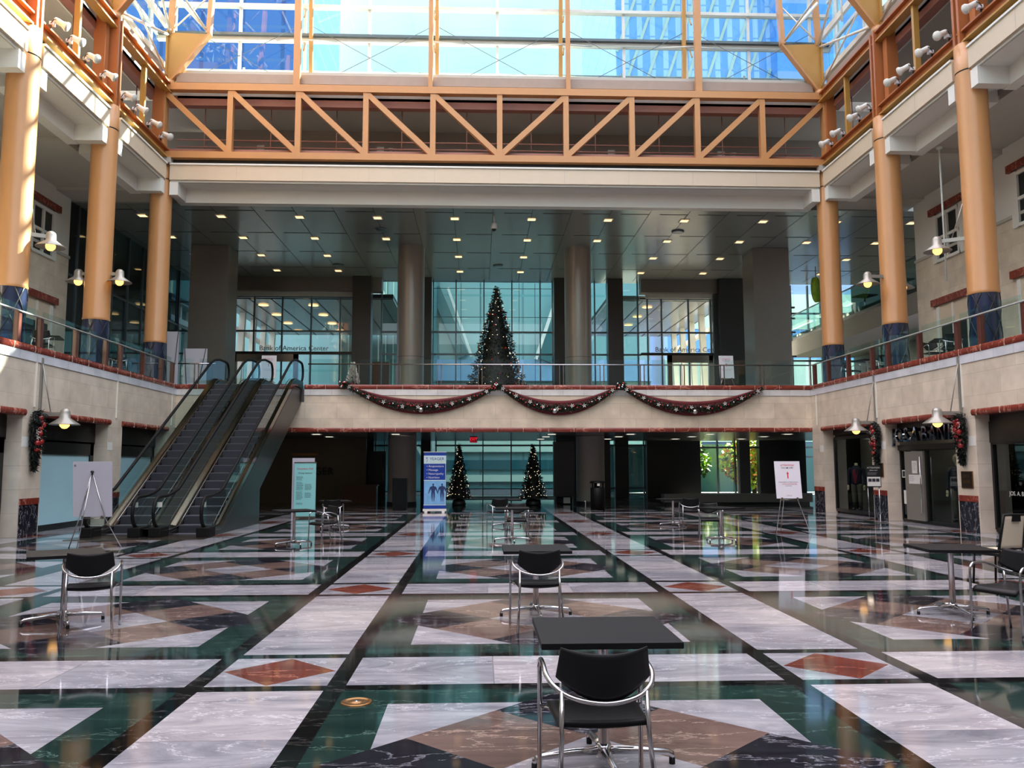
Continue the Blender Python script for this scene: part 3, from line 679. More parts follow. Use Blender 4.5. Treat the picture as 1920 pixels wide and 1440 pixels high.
for (x_, y_, lab) in ((17.6, 33.4, 'nearest to the hall'), (17.6, 36.6, 'farther back')):
    t = thing('mezzanine_table', 'dark square table on the right mezzanine, %s' % lab, 'table', (x_, y_, 8.65), .2)
    MB().use('black_top').box(-.4, .4, -.4, .4, .7, .74).obj('table_top', parent=t); MB().use('steel').tube([(0,0,.03),(0,0,.7)], .03).box(-.28,.28,-.03,.03,0,.03).box(-.03,.03,-.28,.28,0,.03).obj('pedestal', parent=t)
# ------------------------------------------------------------------ round ochre columns
def lattice(b, r, z0, z1):
    """diagonal dark stitch lines wrapped round a cylinder"""
    b.use('joint')
    for k in range(6):
        for sg in (-1, 1):
            pts = []
            for i in range(13):
                t = i / 12; a = 2*PI*k/6 + sg*t*1.9; pts.append((r*math.cos(a), r*math.sin(a), z0 + (z1-z0)*t))
            b.tube(pts, .02, 4)
names = {0: 'farthest', 1: 'middle', 2: 'nearest'}
col0 = None
for sd, xc in (('left', CL), ('right', CR)):
    for i, y_ in enumerate(COLY):
        lab = 'tall round ochre column with a blue quilted base, %s of the three on the %s' % (names[i], sd)
        if col0 is None:
            t = thing('round_column', lab, 'column', (xc, y_, 4.45), 0, 'ochre columns around the hall'); col0 = t
            MB().use('ochre').lathe([(.375,1.58),(.39,1.62),(.375,1.66),(.375,7.52)], n=48).obj('shaft', parent=t)
            MB().use('joint').lathe([(.36,7.5),(.36,7.56)], n=40).obj('joint_ring', parent=t)
            MB().use('ochre').lathe([(.375,7.56),(.375,8.3),(.0001,8.3)], n=48).obj('capital', parent=t)
            b = MB(); b.use('blue_base').lathe([(.365,0),(.365,1.58)], n=48); lattice(b, .366, 0, 1.58); b.obj('quilted_base', parent=t)
        else: dup(col0, (xc, y_, 4.45), 0, lab)
# ------------------------------------------------------------------ trusses
def railing(b, a0, a1, z=12.76):
    for k in range(3): b.tube([(a0, -.75, z+.55+.27*k), (a1, -.75, z+.55+.27*k)], .028, 6)
# far truss
t = thing('ochre_truss', 'ochre truss with diagonals spanning the far end of the hall', 'truss', (0,0,0))
xc, W = .72, 2.457; H0, H1 = 12.76, 15.58
b = MB(mF); b.use('ochre').box(CL-.1, CR+.1, .05, .33, H0, H0+.24).obj('bottom_chord', parent=t)
MB(mF).use('ochre').box(CL-.1, CR+.1, .05, .33, H1-.26, H1).obj('top_chord', parent=t)
MB(mF).use('bronze').box(CL, CR, -.5, -.2, H1-.62, H1-.26).box(CL, CR, -.12, .02, H0+.24, H0+.44).obj('inner_beam', parent=t)
for k in range(-5, 6):
    if abs(k) == 5: MB(mF).use('ochre').box(xc+k*W-.15, xc+k*W+.15, .0, .36, H0, H1).obj('end_post', parent=t)
    else: MB(mF).use('ochre').box(xc+k*W-.1, xc+k*W+.1, .08, .3, H0+.24, H1-.26).obj('post', parent=t)
    if k < 0: MB(mF).use('ochre').bar((xc+k*W+.05, .19, H1-.3), (xc+(k+1)*W-.05, .19, H0+.28), .2, .2, up=(0,1,0)).obj('diagonal', parent=t)
    if k > 0: MB(mF).use('ochre').bar((xc+k*W-.05, .19, H1-.3), (xc+(k-1)*W+.05, .19, H0+.28), .2, .2, up=(0,1,0)).obj('diagonal', parent=t)
b = MB(mF); b.use('bronze'); railing(b, CL+.2, CR-.2)
for k in range(10): b.tube([(xc+(k-4.5)*W, -.75, 12.76), (xc+(k-4.5)*W, -.75, 15.2)], .02, 6)
b.obj('pipe_railing', parent=t)
# side trusses
for sd, mp in (('left', mL), ('right', mR)):
    t = thing('ochre_truss', 'ochre steel gallery frame running along the %s side above the columns' % sd, 'truss', (0,0,0))
    a0, a1 = YB, 29.5
    b = MB(mp); b.use('ochre_d').box(a0, a1, .0, .3, H0, H0+.05); b.use('orange_steel').box(a0, a1, .12, .18, H0+.05, H0+.3); b.use('orange_steel').box(a0, a1, .0, .3, H0+.3, H0+.35); b.obj('bottom_chord', parent=t)
    b = MB(mp); b.use('ochre_d').box(a0, a1, .0, .3, H1-.36, H1-.31); b.use('orange_steel').box(a0, a1, .12, .18, H1-.31, H1-.05).box(a0, a1, 0, .3, H1-.05, H1); b.obj('top_chord', parent=t)
    MB(mp).use('bronze').box(a0, a1, -.5, -.2, H1-.6, H1-.25).obj('inner_beam', parent=t)
    y_ = 29.66
    i = 0
    while y_ > YB:
        if i > 0:
            b = MB(mp); b.use('orange_steel').box(y_-.16, y_-.06, 0, .34, H0, H1).box(y_+.06, y_+.16, 0, .34, H0, H1).box(y_-.06, y_+.06, .1, .2, H0, H1).obj('column_post', parent=t)
        MB(mp).use('orange_steel').box(y_-.5, y_-.25, -.25, .1, H0+.1, H1-.1).obj('side_post', parent=t) if i < 4 else None
        MB(mp).use('ochre_d').box(y_-2.285-.06, y_-2.285+.06, .06, .22, H0+.35, H1-.36).obj('middle_post', parent=t)
        y_ -= 4.57; i += 1
    b = MB(mp); b.use('bronze'); railing(b, a0, 29.2)
    y_ = 28.5
    while y_ > YB: b.tube([(y_, -.55, 12.76), (y_, -.55, 15.3)], .022, 6); y_ -= 1.1425*2
    b.obj('pipe_railing', parent=t)
# ------------------------------------------------------------------ white floodlights clamped to the gallery edge
FYR = [28.4, 27.45, 26.2, 25.4, 23.6, 22.75, 21.75, 20.9, 19.45]; FYL = [28.6, 27.5, 26.3, 25.45, 24.0, 23.0, 22.0, 21.1]
fl0 = None
for sd, ys, xx, sg in (('right', FYR, CR-.32, 1), ('left', FYL, CL+.32, -1)):
    for i, y_ in enumerate(ys):
        lab = 'white floodlight clamped to the %s gallery edge, %s' % (sd, 'farthest' if i == 0 else 'number %d counting from the far corner' % (i+1))
        if fl0 is None:
            t = thing('floodlight', lab, 'floodlight', (xx, y_, 13.12), 0, 'white floodlights along the galleries', .68); fl0 = t
            # points to -x and down slightly
            MB().use('white_paint').lathe([(.001,-.1),(.1,-.1),(.115,-.02),(.115,.2),(.15,.3),(.19,.36),(.19,.42),(.001,.42)], n=14).obj('lamp_head', parent=t).matrix_local = Matrix.Translation((-.2, 0, .28)) @ Matrix.Rotation(-PI/2 - .5, 4, 'Y')
            MB().use('sign_white').box(-.12, .06, -.1, .1, .08, .2).obj('ballast_box', parent=t)
            MB().use('dark').box(-.02, .26, -.03, .03, -.04, .06).tube([(.0,-.13,.1),(-.12,-.15,.25),(-.2,-.13,.3)], .015, 6).tube([(.0,.13,.1),(-.12,.15,.25),(-.2,.13,.3)], .015, 6).obj('clamp', parent=t)
        else: dup(fl0, (xx, y_, 13.12), (0 if sg == 1 else PI) + ((i*37) % 5 - 2)*.12, lab)
# ------------------------------------------------------------------ roof frames rising from every column
YR = [29.66, 25.09, 20.52, 15.95, 11.38, 6.8, 2.24]
def roof_frame(y_, label):
    t = thing('roof_frame', label, 'roof frame', (0, y_, 0))
    for sg, xc in ((1, CL), (-1, CR)):
        X = lambda d: xc + sg*d
        b = MB(); b.use('ochre_d').prism([(X(.02),15.7),(X(.02),17.65),(X(1.52),17.6),(X(.2),15.75)], -.03, .03)
        b.use('ochre').bar((X(.14), 0, 15.68), (X(1.54), 0, 17.6), .26, .07, up=(sg*1, 0, -1)); b.use('ochre_d').box(min(X(-.02), X(.05)), max(X(-.02), X(.05)), -.12, .12, 15.7, 17.7); b.obj('gusset', parent=t)
        MB().use('ochre').lathe([(.001,0),(.2,0),(.2,.22),(.001,.22)], n=12).obj('hinge', parent=t, loc=(X(.1), 0, 15.58))
        MB().use('ochre').bar((X(1.5), 0, 17.6), (X(1.72), 0, 22.6), .16, .26).obj('inner_chord', parent=t); MB().use('ochre').bar((X(.1), 0, 17.6), (X(.3), 0, 22.6), .24, .1).obj('outer_chord', parent=t)
        b = MB(); b.use('white_steel')
        for k in range(3):
            z = 17.65 + 1.65*k; b.tube([(X(1.52+.07*k), 0, z), (X(.2), .3, z+1.5)], .055, 6).tube([(X(1.52+.07*k), 0, z), (X(.2), -.3, z+1.5)], .055, 6).tube([(X(.15), 0, z+.1), (X(1.6), 0, z+1.6)], .03, 6)
        b.obj('lattice', parent=t)
    # unseen span above the view, added to break the sun into patches
    b = MB(); b.use('white_steel'); n = 10; x0, x1 = CL+1.7, CR-1.7
    def arch(t_, o): return (x0+(x1-x0)*t_, 0, 22.5 + o + 3.2*math.sin(PI*t_))
    b.tube([arch(i/n, 0) for i in range(n+1)], .09, 6).tube([arch(i/n, 1.2) for i in range(n+1)], .09, 6)
    for i in range(n): b.tube([arch(i/n, 0), arch((i+.5)/n, 1.2)], .045, 5).tube([arch((i+.5)/n, 1.2), arch((i+1)/n, 0)], .045, 5)
    b.obj('sun_break_span', parent=t)
    return t
nm = ['at the far corner columns', 'above the middle columns', 'above the nearest columns', 'first beyond the top edge of the view', 'second overhead', 'third overhead', 'overhead near the viewer']
for i, y_ in enumerate(YR): roof_frame(y_, 'ochre and white steel roof frame ' + nm[i])
# longitudinal white bracing between frames, per side
for sd, xc, sg in (('left', CL, 1), ('right', CR, -1)):
    X = lambda d: xc + sg*d
    t = thing('pipe_bracing', 'white pipe bracing and rails between the roof frames on the %s' % sd, 'bracing', (0,0,0))
    for i in range(len(YR)-1):
        ya, yb = YR[i], YR[i+1]
        b = MB(); b.use('white_steel').tube([(X(.05), ya, 17.55), (X(.05), yb, 15.95)], .05, 6).tube([(X(.05), ya, 15.95), (X(.1), yb, 17.55)], .035, 6).tube([(X(1.5), ya, 17.65), (X(.2), (ya+yb)/2, 19.4), (X(1.5), yb, 17.65)], .04, 6)
        b.tube([(X(.1), ya, 17.6), (X(.3), yb, 21.0)], .05, 6).tube([(X(.2), (ya+yb)/2, 17.3), (X(.2), (ya+yb)/2+.05, 19.4)], .03, 6); b.obj('cross_brace', parent=t)
    MB().use('white_steel').box(min(X(-.32),X(-.1)), max(X(-.32),X(-.1)), 0, 29.9, 16.35, 16.55).obj('sill_rail', parent=t); MB().use('white_steel').box(min(X(-.22),X(-.1)), max(X(-.22),X(-.1)), 0, 29.9, 17.95, 18.2).obj('upper_rail', parent=t)
# side glazing
for sd, xg, k in (('left', CL-.75, 70), ('right', CR+.75, 71)):
    b = MB(); b.use('mull_l')
    y_ = 29.9
    while y_ > 0: b.box(xg-.07, xg+.07, y_-.07, y_+.07, 16.3, 22); y_ -= 2.285
    for z_ in (16.4, 18.1, 19.9, 21.7): b.box(xg-.06, xg+.06, 0, 30.6, z_-.07, z_+.07)
    b.use('g_sky').add([(xg, 0, 16.3), (xg, 30.7, 16.3), (xg, 30.7, 22), (xg, 0, 22)], [(0,1,2,3)])
    structure(b.obj('window_%d' % k))
# unseen white purlins over the hall, added to make the sunlight patchy
t = thing('sun_break_purlins', 'white purlins added above the view to break up the sunlight', 'purlins', (0,0,0))
for x_ in (-9.5, -6.5, -3.5, .7, 5, 8, 11): MB().use('white_steel').box(x_-.06, x_+.06, 0, 30.7, 25.2 - abs(x_-.7)*.2, 25.4 - abs(x_-.7)*.2).obj('purlin', parent=t)
# ------------------------------------------------------------------ gable glass wall above the far truss
b = MB(); YG = 30.75; b.use('mull_l')
for k in range(-5, 6):
    x_ = .66 + k*2.475
    if k % 2 == 0 or True: b.box(x_-.05, x_+.05, YG-.06, YG+.06, 16.55, 24)
for z_, h in ((16.5, .12), (18.02, .1), (19.35, .06), (20.7, .06), (22, .06), (23.5, .06)): b.box(CL-.8, CR+.8, YG-.16, YG+.08, z_-h, z_+h)
b.use('mull').box(CL-.8, CR+.8, YG-.26, YG-.1, 16.24, 16.36).box(CL-.8, CR+.8, YG-.3, YG-.16, 18.06, 18.16)
b.use('g_sky').add([(CL-.8, YG, 16.5), (CR+.8, YG, 16.5), (CR+.8, YG, 24), (CL-.8, YG, 24)], [(0,1,2,3)])
structure(b.obj('window_72'))
t = thing('sill_pipe', 'thin pale pipe running along the foot of the gable glass', 'pipe', (0,0,0))
MB().use('white_steel').tube([(CL, 31.2, 17.0), (CR, 31.2, 17.0)], .035, 6).obj('pipe', parent=t)
b = MB(); b.use('white_steel'); [b.tube([(x_, 31.2, 16.5), (x_, 31.2, 17.1)], .05, 6) for x_ in (-9.2, -4.3, .7, 5.6, 10.5)]; b.obj('bracket', parent=t)
# wind posts of the gable
gp = None
for k, lab in ((-2, 'leftmost'), (-1, 'second from the left'), (0, 'x'), (1, 'second from the right'), (2, 'rightmost')):
    if k == 0: continue
    x_ = .72 + (k*4.914 - math.copysign(2.457, k)) if False else .72 + {-2: -7.37, -1: -2.457, 1: 2.457, 2: 7.37}[k]
    s_ = -1 if k < 0 else 1; wide = abs(k) == 2
    t = thing('gable_post', 'ochre latticed wind post in front of the gable glass, %s of four' % lab, 'post', (x_, 0, 0), 0, 'ochre posts of the glass gable')
    MB().use('ochre').bar((s_*.1, 29.5, 15.58), (s_*.1, 29.45, 23), .24 if wide else .16, .2).obj('front_chord', parent=t)
    MB().use('ochre_d').bar((-s_*(.24 if wide else .1), 30.3, 16.32), (-s_*(.1 if wide else .04), 30.4, 23), .14, .16).obj('rear_chord', parent=t)
    b = MB(); b.use('ochre_d')
    for i in range(5): b.tube([(-s_*.05, 29.75, 15.8+1.3*i), (s_*.05, 30.4, 16.4+1.3*i)], .03, 5)
    b.tube([(0, 29.9, 17.9), (-.95, 30.6, 18.0-.85+.1)], .035, 6) if False else None
    b.obj('lacing', parent=t)
    b = MB(); b.use('mull_l').tube([(0, 29.8, 17.55), (-1.15, 30.6, 17.9)], .028, 6).tube([(0, 29.8, 17.55), (1.15, 30.6, 17.9)], .028, 6).obj('knee_rods', parent=t)
t = thing('tie_cables', 'thin crossed steel cables in front of the gable glass', 'cables', (0,0,0))
for k in (-2, -1, 0, 1, 2):
    x_ = .72 + k*4.914; b = MB(); b.use('mull')
    b.tube([(x_-2.3, 30.2, 15.8), (x_+2.3, 30.3, 18.4)], .012, 5).tube([(x_+2.3, 30.2, 15.8), (x_-2.3, 30.3, 18.4)], .012, 5); b.obj('crossed_pair', parent=t)
# odds and ends standing on the far gallery
for x_, kind, lab in ((-9.9, 'p', 'leftmost'), (-8.55, 'b', 'second from the left'), (-3.9, 'b', 'by the third panel'), (-3.5, 'p', 'right beside the box of the third panel'), (5.2, 'b', 'in the seventh panel'), (9.6, 'b', 'in the ninth panel'), (10.1, 'p', 'in the ninth panel, rightmost')):
    o = (MB().use('soffit').tube([(0,0,0),(0,0,1.25)], .1, 12).tube([(0,0,1.2),(0,0,1.3)], .14, 12) if kind == 'p' else MB().use('soffit').box(-.14,.14,-.1,.1,0,1.35)).obj('vent_pipe' if kind == 'p' else 'duct_box', loc=(x_, 31.6, 12.76))
    tag(o, 'pale %s standing on the far gallery, %s' % ('pipe' if kind == 'p' else 'square duct', lab), 'pipe' if kind == 'p' else 'duct')

# ------------------------------------------------------------------ balustrades
def balustrade(name, label, mp, a0, a1, posts, railmat='steel', post='post_red', z=4.58, glass_h=.82, rail_z=5.37, twin=False, pd=-.12):
    t = thing(name, label, 'balustrade', (0,0,0))
    if twin:
        for p in posts: MB(mp).use('brushed').box(p-.085, p-.055, .1, .16, z, rail_z).box(p+.055, p+.085, .1, .16, z, rail_z).obj('post', parent=t)
    else:
        for p in posts:
            MB(mp).use(post).box(p-.065, p+.065, .07, .2, z-.02, rail_z).obj('post', parent=t, bev=.012)
    ps = sorted([a0] + list(posts) + [a1])
    for i in range(len(ps)-1):
        if ps[i+1]-ps[i] < .3: continue
        MB(mp).use('g_green').add([(ps[i]+.1, .14, z+.06), (ps[i+1]-.1, .14, z+.06), (ps[i+1]-.1, .14, rail_z+.16), (ps[i]+.1, .14, rail_z+.16)], [(0,1,2,3)]).obj('glass_pane', parent=t)
    MB(mp).use(railmat if twin else 'rail_pale').tube([(a0, .06, rail_z-.03), (a1, .06, rail_z-.03)], .024, 8).obj('handrail', parent=t)
    return t
inR = lambda v: (XR + v[1], v[0], v[2]); inL = lambda v: (XL - v[1], v[0], v[2]); inF = lambda v: (v[0], YF + v[1], v[2])
balustrade('glass_balustrade', 'glass balustrade with red brown posts along the right upper walkway', inR, 2, 29.9, [29.8, 28.6, 27.0, 25.3, 24.3, 22.5, 20.65, 19.65, 18.0, 16.1, 15.1, 13.4, 11.6, 10.6])
balustrade('glass_balustrade', 'glass balustrade with red brown posts along the left upper walkway', inL, 2, 29.9, [29.8, 28.75, 27.2, 25.5, 24.5, 22.7, 20.85, 19.85, 18.2, 16.3, 15.3, 13.6, 11.8])
balustrade('glass_balustrade', 'glass balustrade with paired steel posts at the far edge of the upper walkway', inF, -6.2, XR, [-4.45+1.49*k for k in range(11)], twin=True)
balustrade('glass_balustrade', 'short glass balustrade left of the escalators on the upper walkway', inF, XL, -9.5, [-10.2], twin=True)

# ------------------------------------------------------------------ escalators
def escalator(xc, label, hide_left=False, side_panel=None):
    t = thing('escalator', label, 'escalator', (xc, 0, 0), 0, 'pair of escalators on the left')
    T30 = math.tan(math.radians(30)); W = .41
    def zl(y): return max(0.0, min(4.5, (y - 21.0) * T30))
    # steps, each its own piece
    n = 21; h = 4.45 / n; run = h / T30
    st = MB(); st.use('step').box(-W, W, 0, run+.03, h-.02, h).use('step_riser').box(-W, W, .0, .02, -.02, h-.02); me = st.mesh('step')
    for i in range(n):
        o = bpy.data.objects.new('step', me); COL.objects.link(o); o.parent = t; o.location = (0, 21.0 + i*run, i*h)
    MB().use('brushed').box(-W, W, 19.9, 21.02, .0, .015).use('step').box(-W, W, 20.6, 21.02, .015, .02).obj('lower_comb_plate', parent=t)
    MB().use('brushed').box(-W, W, 28.7, 30.4, 4.44, 4.47).obj('upper_comb_plate', parent=t)
    for sd, x_ in (('left', -.545), ('right', .545)):
        sg = -1 if sd == 'left' else 1
        # slanted metal deck between step and glass: polyline along the run
        ys = [19.95, 20.6, 21.0, 21.3] + [21.3 + 7.2*i/6 for i in range(1, 7)] + [28.9, 29.4, 30.2]
        def dz(y):
            z = (y - 21.0) * T30 + .2
            return .16 if y < 20.7 else (.2 if y <= 21.0 else min(z, 4.68))
        b = MB(); b.use('deck_metal'); pr = []
        for y in ys: pr.append([(sg*(W+.0), y, dz(y)-.08), (sg*(W+.07), y, dz(y)+.0), (sg*(W+.2), y, dz(y)+.03), (sg*(W+.2), y, dz(y)-.22), (sg*(W+.0), y, dz(y)-.3)])
        vs = [v for r in pr for v in r]; fs = []
        for i in range(len(pr)-1):
            for k in range(5): fs.append((i*5+k, i*5+(k+1) % 5, (i+1)*5+(k+1) % 5, (i+1)*5+k))
        b.add(vs, fs + [(0,1,2,3,4), tuple(len(vs)-1-k for k in range(5))]); b.obj('deck_band', parent=t)
        if sd == 'left' and xc > -8:
            b = MB(); b.use('clad'); x0_, x1_ = sorted((sg*(W+.205), sg*(W+.55))); vs = [v for y in ys for v in ((x0_, y, dz(y)+.03), (x1_, y, dz(y)+.03))]; b.add(vs, [(2*i, 2*i+1, 2*i+3, 2*i+2) for i in range(len(ys)-1)]); b.obj('middle_deck', parent=t)
        # bright skirt line
        MB().use('steel').tube([(sg*W, y, dz(y)+.0) for y in ys], .012, 5).obj('skirt_trim', parent=t)
        # glass + handrail path
        hp = [];
        for i in range(9): a = -PI/2 - PI*i/8; hp.append((20.0 + .36*math.cos(a) if False else 20.05 - .33*math.sin(PI*i/8), .58 - .36*math.cos(PI*i/8)))
        hp += [(20.5, .95), (20.9, 1.0)] + [(21.3 + 7.0*i/8, (21.3 + 7.0*i/8 - 21.0)*T30 + .93) for i in range(9)] + [(28.75, 5.32), (29.3, 5.4), (29.9, 5.4)]
        hp += [(30.05 + .33*math.sin(PI*i/8), 5.05 + .36*math.cos(PI*i/8)) for i in range(1, 9)]
        MB().use('rubber').tube([(sg*(W+.14), y, z) for y, z in hp], .042, 8).obj('handrail', parent=t)
        b = MB(); b.use('g_green'); gx = sg*(W+.14); pts = hp
        bot = [(y, max(.12, dz(y) - .02) if y > 19.95 else .15) for y, z in pts]
        vs = [(gx, y, z) for y, z in pts] + [(gx, y if 19.9 < y < 30.2 else min(max(y, 19.9), 30.2), min(zb, z)) for (y, z), (yy, zb) in zip(pts, bot)]
        k = len(pts); b.add(vs, [(i, i+1, k+i+1, k+i) for i in range(k-1)]); b.obj('glass_panel', parent=t)
        MB().use('rubber').box(sg*(W+.14)-.15, sg*(W+.14)+.15, 19.82, 20.35, 0, .24).obj('newel_base', parent=t, bev=.03)
        MB().use('paper').box(sg*(W+.1)-.06, sg*(W+.1)+.06, 19.98, 19.985, .7, .82).obj('warning_sticker', parent=t)
    # truss body clad in dark metal
    b = MB(); b.use('clad').prism([(20.0, 0), (24.57, 0), (24.57, 1.03), (28.25, 3.05), (29.88, 3.9), (29.88, 4.3), (28.6, 4.3), (21.05, -.0+.02), (20.0, .0+.02)], -.62, .62, 'YZ') if False else None
    for sg in (-1, 1):
        x0, x1 = sorted((sg*(W+.05), sg*(W+.21)))
        b.use('clad').prism([(19.95, 0), (24.57, 0), (24.57, 1.0), (28.25, 3.02), (29.88, 3.9), (29.88, 4.42), (28.7, 4.42), (21.05, .1), (19.95, .1)], x0, x1, 'YZ')
    b.use('dark').prism([(24.57, 0), (24.5, 1.0), (28.25, 3.02), (29.88, 3.9), (29.88, 4.1), (28.3, 3.5), (24.3, 1.2), (24.3, 0)], -W-.05, W+.05, 'YZ')
    b.obj('truss_cladding', parent=t)
    return t
escalator(-7.02, 'right hand escalator with glass sides and black handrails, up to the walkway')
escalator(-8.6, 'left hand escalator, beside its twin, nearest to the shuttered shop fronts')
MB_ = MB(); MB_.use('brushed').box(-9.35, -6.25, 19.2, 19.95, .0, .012); tag(MB_.obj('landing_plate'), 'dull steel landing plate on the floor at the foot of the escalators', 'floor plate')
# ------------------------------------------------------------------ bracket lamps
lamp0 = None
def lamp(x, y, z, ax, ay, label, rod=None):
    """ax, ay: vector from lamp centre back to what carries it"""
    global lamp0
    L_ = math.hypot(ax, ay); rz = math.atan2(ay, ax)
    t = thing('bracket_lamp', label, 'lamp', (x, y, z), rz, 'aluminium bracket lamps')
    if lamp0 is None:
        a = MB().use('alu').lathe([(.001,.37),(.06,.36),(.105,.32),(.12,.27),(.125,.13),(.35,-.03),(.348,-.045),(.12,.1),(.001,.11)], n=28)
        c_ = MB().use('bulb').lathe([(.001,-.14),(.06,-.125),(.11,-.07),(.12,-.01),(.1,.05),(.001,.07)], n=20)
        lamp0 = (a.mesh('shade'), c_.mesh('bulb'))
    for nme, me in zip(('shade', 'bulb'), lamp0):
        o = bpy.data.objects.new(nme, me); COL.objects.link(o); o.parent = t
    MB().use('alu').box(.1, L_, -.025, .025, .17, .27).obj('arm', parent=t)
    if rod: MB().use('alu').tube([(.35, 0, .26), (L_-.03, 0, rod)], .014, 6).obj('tie_rod', parent=t); MB().use('alu').box(L_-.05, L_, -.035, .035, .1, rod+.12).obj('wall_bracket', parent=t)
    return t
lamp(-10.2, 20.75, 2.72, -.64, 0, 'lit bracket lamp on the lower left wall beside the hanging greenery', 1.5)
lamp(11.55, 24.95, 2.74, .65, 0, 'lit bracket lamp on the lower right wall, farther of the two near the shop letters', 1.55)
lamp(11.55, 20.42, 2.74, .65, 0, 'lit bracket lamp on the lower right wall, nearer one above the shop door', 1.55)
lamp(-10.85, 20.9, 7.22, -.45, -.3, 'lit bracket lamp on the nearest left ochre column', 1.3)
lamp(-12.15, 25.09, 7.25, .3, 0, 'lit bracket lamp on the outer side of the middle left column')
lamp(-10.92, 25.09, 7.25, -.32, 0, 'lit bracket lamp on the hall side of the middle left column')
lamp(12.12, 21.0, 7.33, .6, -.4, 'lit bracket lamp in front of the nearest right ochre column', 1.3)
lamp(12.14, 25.0, 7.33, .6, 0, 'lit bracket lamp on the hall side of the middle right column')
lamp(13.55, 25.55, 7.33, -.3, -.3, 'lit bracket lamp on the outer side of the middle right column')
# thin conduits above the pilasters
for sd, mp, ys in (('right', rp_, (29.42, 24.89, 20.34)), ('left', lp_, (29.5, 25.08, 20.52))):
    for i, y_ in enumerate(ys):
        o = MB(mp).use('white_steel').box(y_-.02, y_+.02, -.03, 0, 3.1, 4.2).obj('wall_conduit'); tag(o, 'thin white vertical strip on the %s wall above the %s pilaster' % (sd, ['farthest', 'middle', 'nearest'][i]), 'conduit', 'wall strips above the pilasters')
t = thing('hanging_pole', 'thin pole hanging from the right soffit beside the nearest column', 'pole', (14.2, 24.2, 11.45)); MB().use('mull_l').tube([(0,0,0),(0,0,-4.2)], .03, 8).lathe([(.09,0),(.09,-.06),(.03,-.08)], n=12).obj('pole', parent=t)

# ------------------------------------------------------------------ tables and chairs
def make_table(label, loc, rz, group, w=.74):
    t = thing('cafe_table', label, 'table', loc, rz, group)
    b = MB(); b.use('black_top').box(-w/2, w/2, -w/2, w/2, .708, .742); b.obj('table_top', parent=t, bev=.004)
    MB().use('steel').lathe([(.036,.07),(.032,.12),(.03,.69),(.09,.7),(.09,.708)], n=20).obj('pedestal', parent=t)
    b = MB(); b.use('steel').lathe([(.045,.05),(.048,.1),(.036,.13),(.001,.13)], n=16)
    b.obj('hub', parent=t)
    for k in range(4):
        a = .08 + k*PI/2; c, s_ = math.cos(a), math.sin(a)
        f = MB().use('steel').tube([(.03*c, .03*s_, .09), (.18*c, .18*s_, .083), (.36*c, .36*s_, .066), (.385*c, .385*s_, .055), (.387*c, .387*s_, .03)], [.026, .022, .018, .017, .016], 8).obj('foot', parent=t)
        MB().use('rubber').lathe([(.017,0),(.017,.034),(.001,.034)], (.387*c, .387*s_, 0), 10).obj('glide', parent=f)
    return t
def chair_meshes():
    out = []
    # seat: slightly dished plate with a waterfall front, thickness 3 cm; facing +y
    def seat(u, v):
        x = (u - .5) * (.45 - .03*(1-v)); y = -.24 + .46*v; z = .46 - .022*math.sin(PI*u)*math.sin(PI*min(1, v+.1)) - (.03*((v-.85)/.15)**2 if v > .85 else 0) + (.02*((.15-v)/.15) if v < .15 else 0)
        return (x, y, z)
    out.append(('seat', MB().use('black_plastic').grid(seat, 12, 12, thick=(0,0,-.032)).mesh('seat')))
    def back(u, v):
        a = (u - .5) * 2; w = .20 + .045*v if v > .0 else .2
        zb = .56 + .10*a*a; zt = .805 - .02*(1-a*a) + .0; z = zb + (zt - zb)*v
        x = a * (.205 + .02*(1-v)); y = -.255 + .075*a*a - .05*v
        return (x, y, z)
    out.append(('backrest', MB().use('black_plastic').grid(back, 14, 8, thick=(0,-.014,0)).mesh('backrest')))
    # arm loop: front leg - arm - round behind the backrest - arm - front leg
    def loop():
        P = [(-.265, .21, 0), (-.262, .2, .3), (-.262, .195, .58), (-.262, .175, .645), (-.262, .12, .672), (-.262, .0, .668), (-.258, -.1, .645), (-.225, -.19, .61), (-.14, -.255, .575), (0, -.282, .558)]
        Q = P + [(-x, y, z) for x, y, z in P[-2::-1]]; out_ = []
        for i in range(len(Q)-1):                      # smooth the bends of the tube
            p0, p1, p2, p3 = [Vector(Q[max(0, min(len(Q)-1, i+k))]) for k in (-1, 0, 1, 2)]
            for s_ in range(4):
                u = s_/4; out_.append(tuple(.5*((2*p1) + (p2-p0)*u + (2*p0-5*p1+4*p2-p3)*u*u + (3*p1-p0-3*p2+p3)*u**3)))
        return out_ + [Q[-1]]
    out.append(('arm_frame', MB().use('steel').tube(loop(), .0125, 10).mesh('arm_frame')))
    for sg in (-1, 1):
        out.append(('rear_leg', MB().use('steel').tube([(sg*.235, -.335, 0), (sg*.205, -.25, .4), (sg*.2, -.225, .6)], .012, 10).mesh('rear_leg')))
    out.append(('seat_frame', MB().use('steel').tube([(-.262, .2, .425), (-.2, .1, .427), (.2, .1, .427), (.262, .2, .425)], .01, 8).mesh('seat_frame')))
    return out
CHM = chair_meshes()
def chair(label, loc, rz, group):
    t = thing('armchair', label, 'chair', loc, rz, group)
    for nme, me in CHM:
        o = bpy.data.objects.new(nme, me); COL.objects.link(o); o.parent = t
    return t
TG = 'square black cafe tables'; CG = 'black and chrome armchairs'
make_table('square black cafe table in the foreground, nearest to the viewer', (.69, 4.72, 0), 0, TG)
chair('black armchair with chrome arms in the foreground, back to the viewer', (.58, 4.2, 0), .03, CG)
make_table('square black cafe table in the middle aisle, second from the viewer', (.63, 9.36, 0), 0, TG)
chair('black armchair tucked at the second table of the middle aisle', (.6, 8.72, 0), .05, CG)
make_table('turned black cafe table at left, in front of the blank easel board', (-4.42, 9.17, 0), math.radians(28), TG)
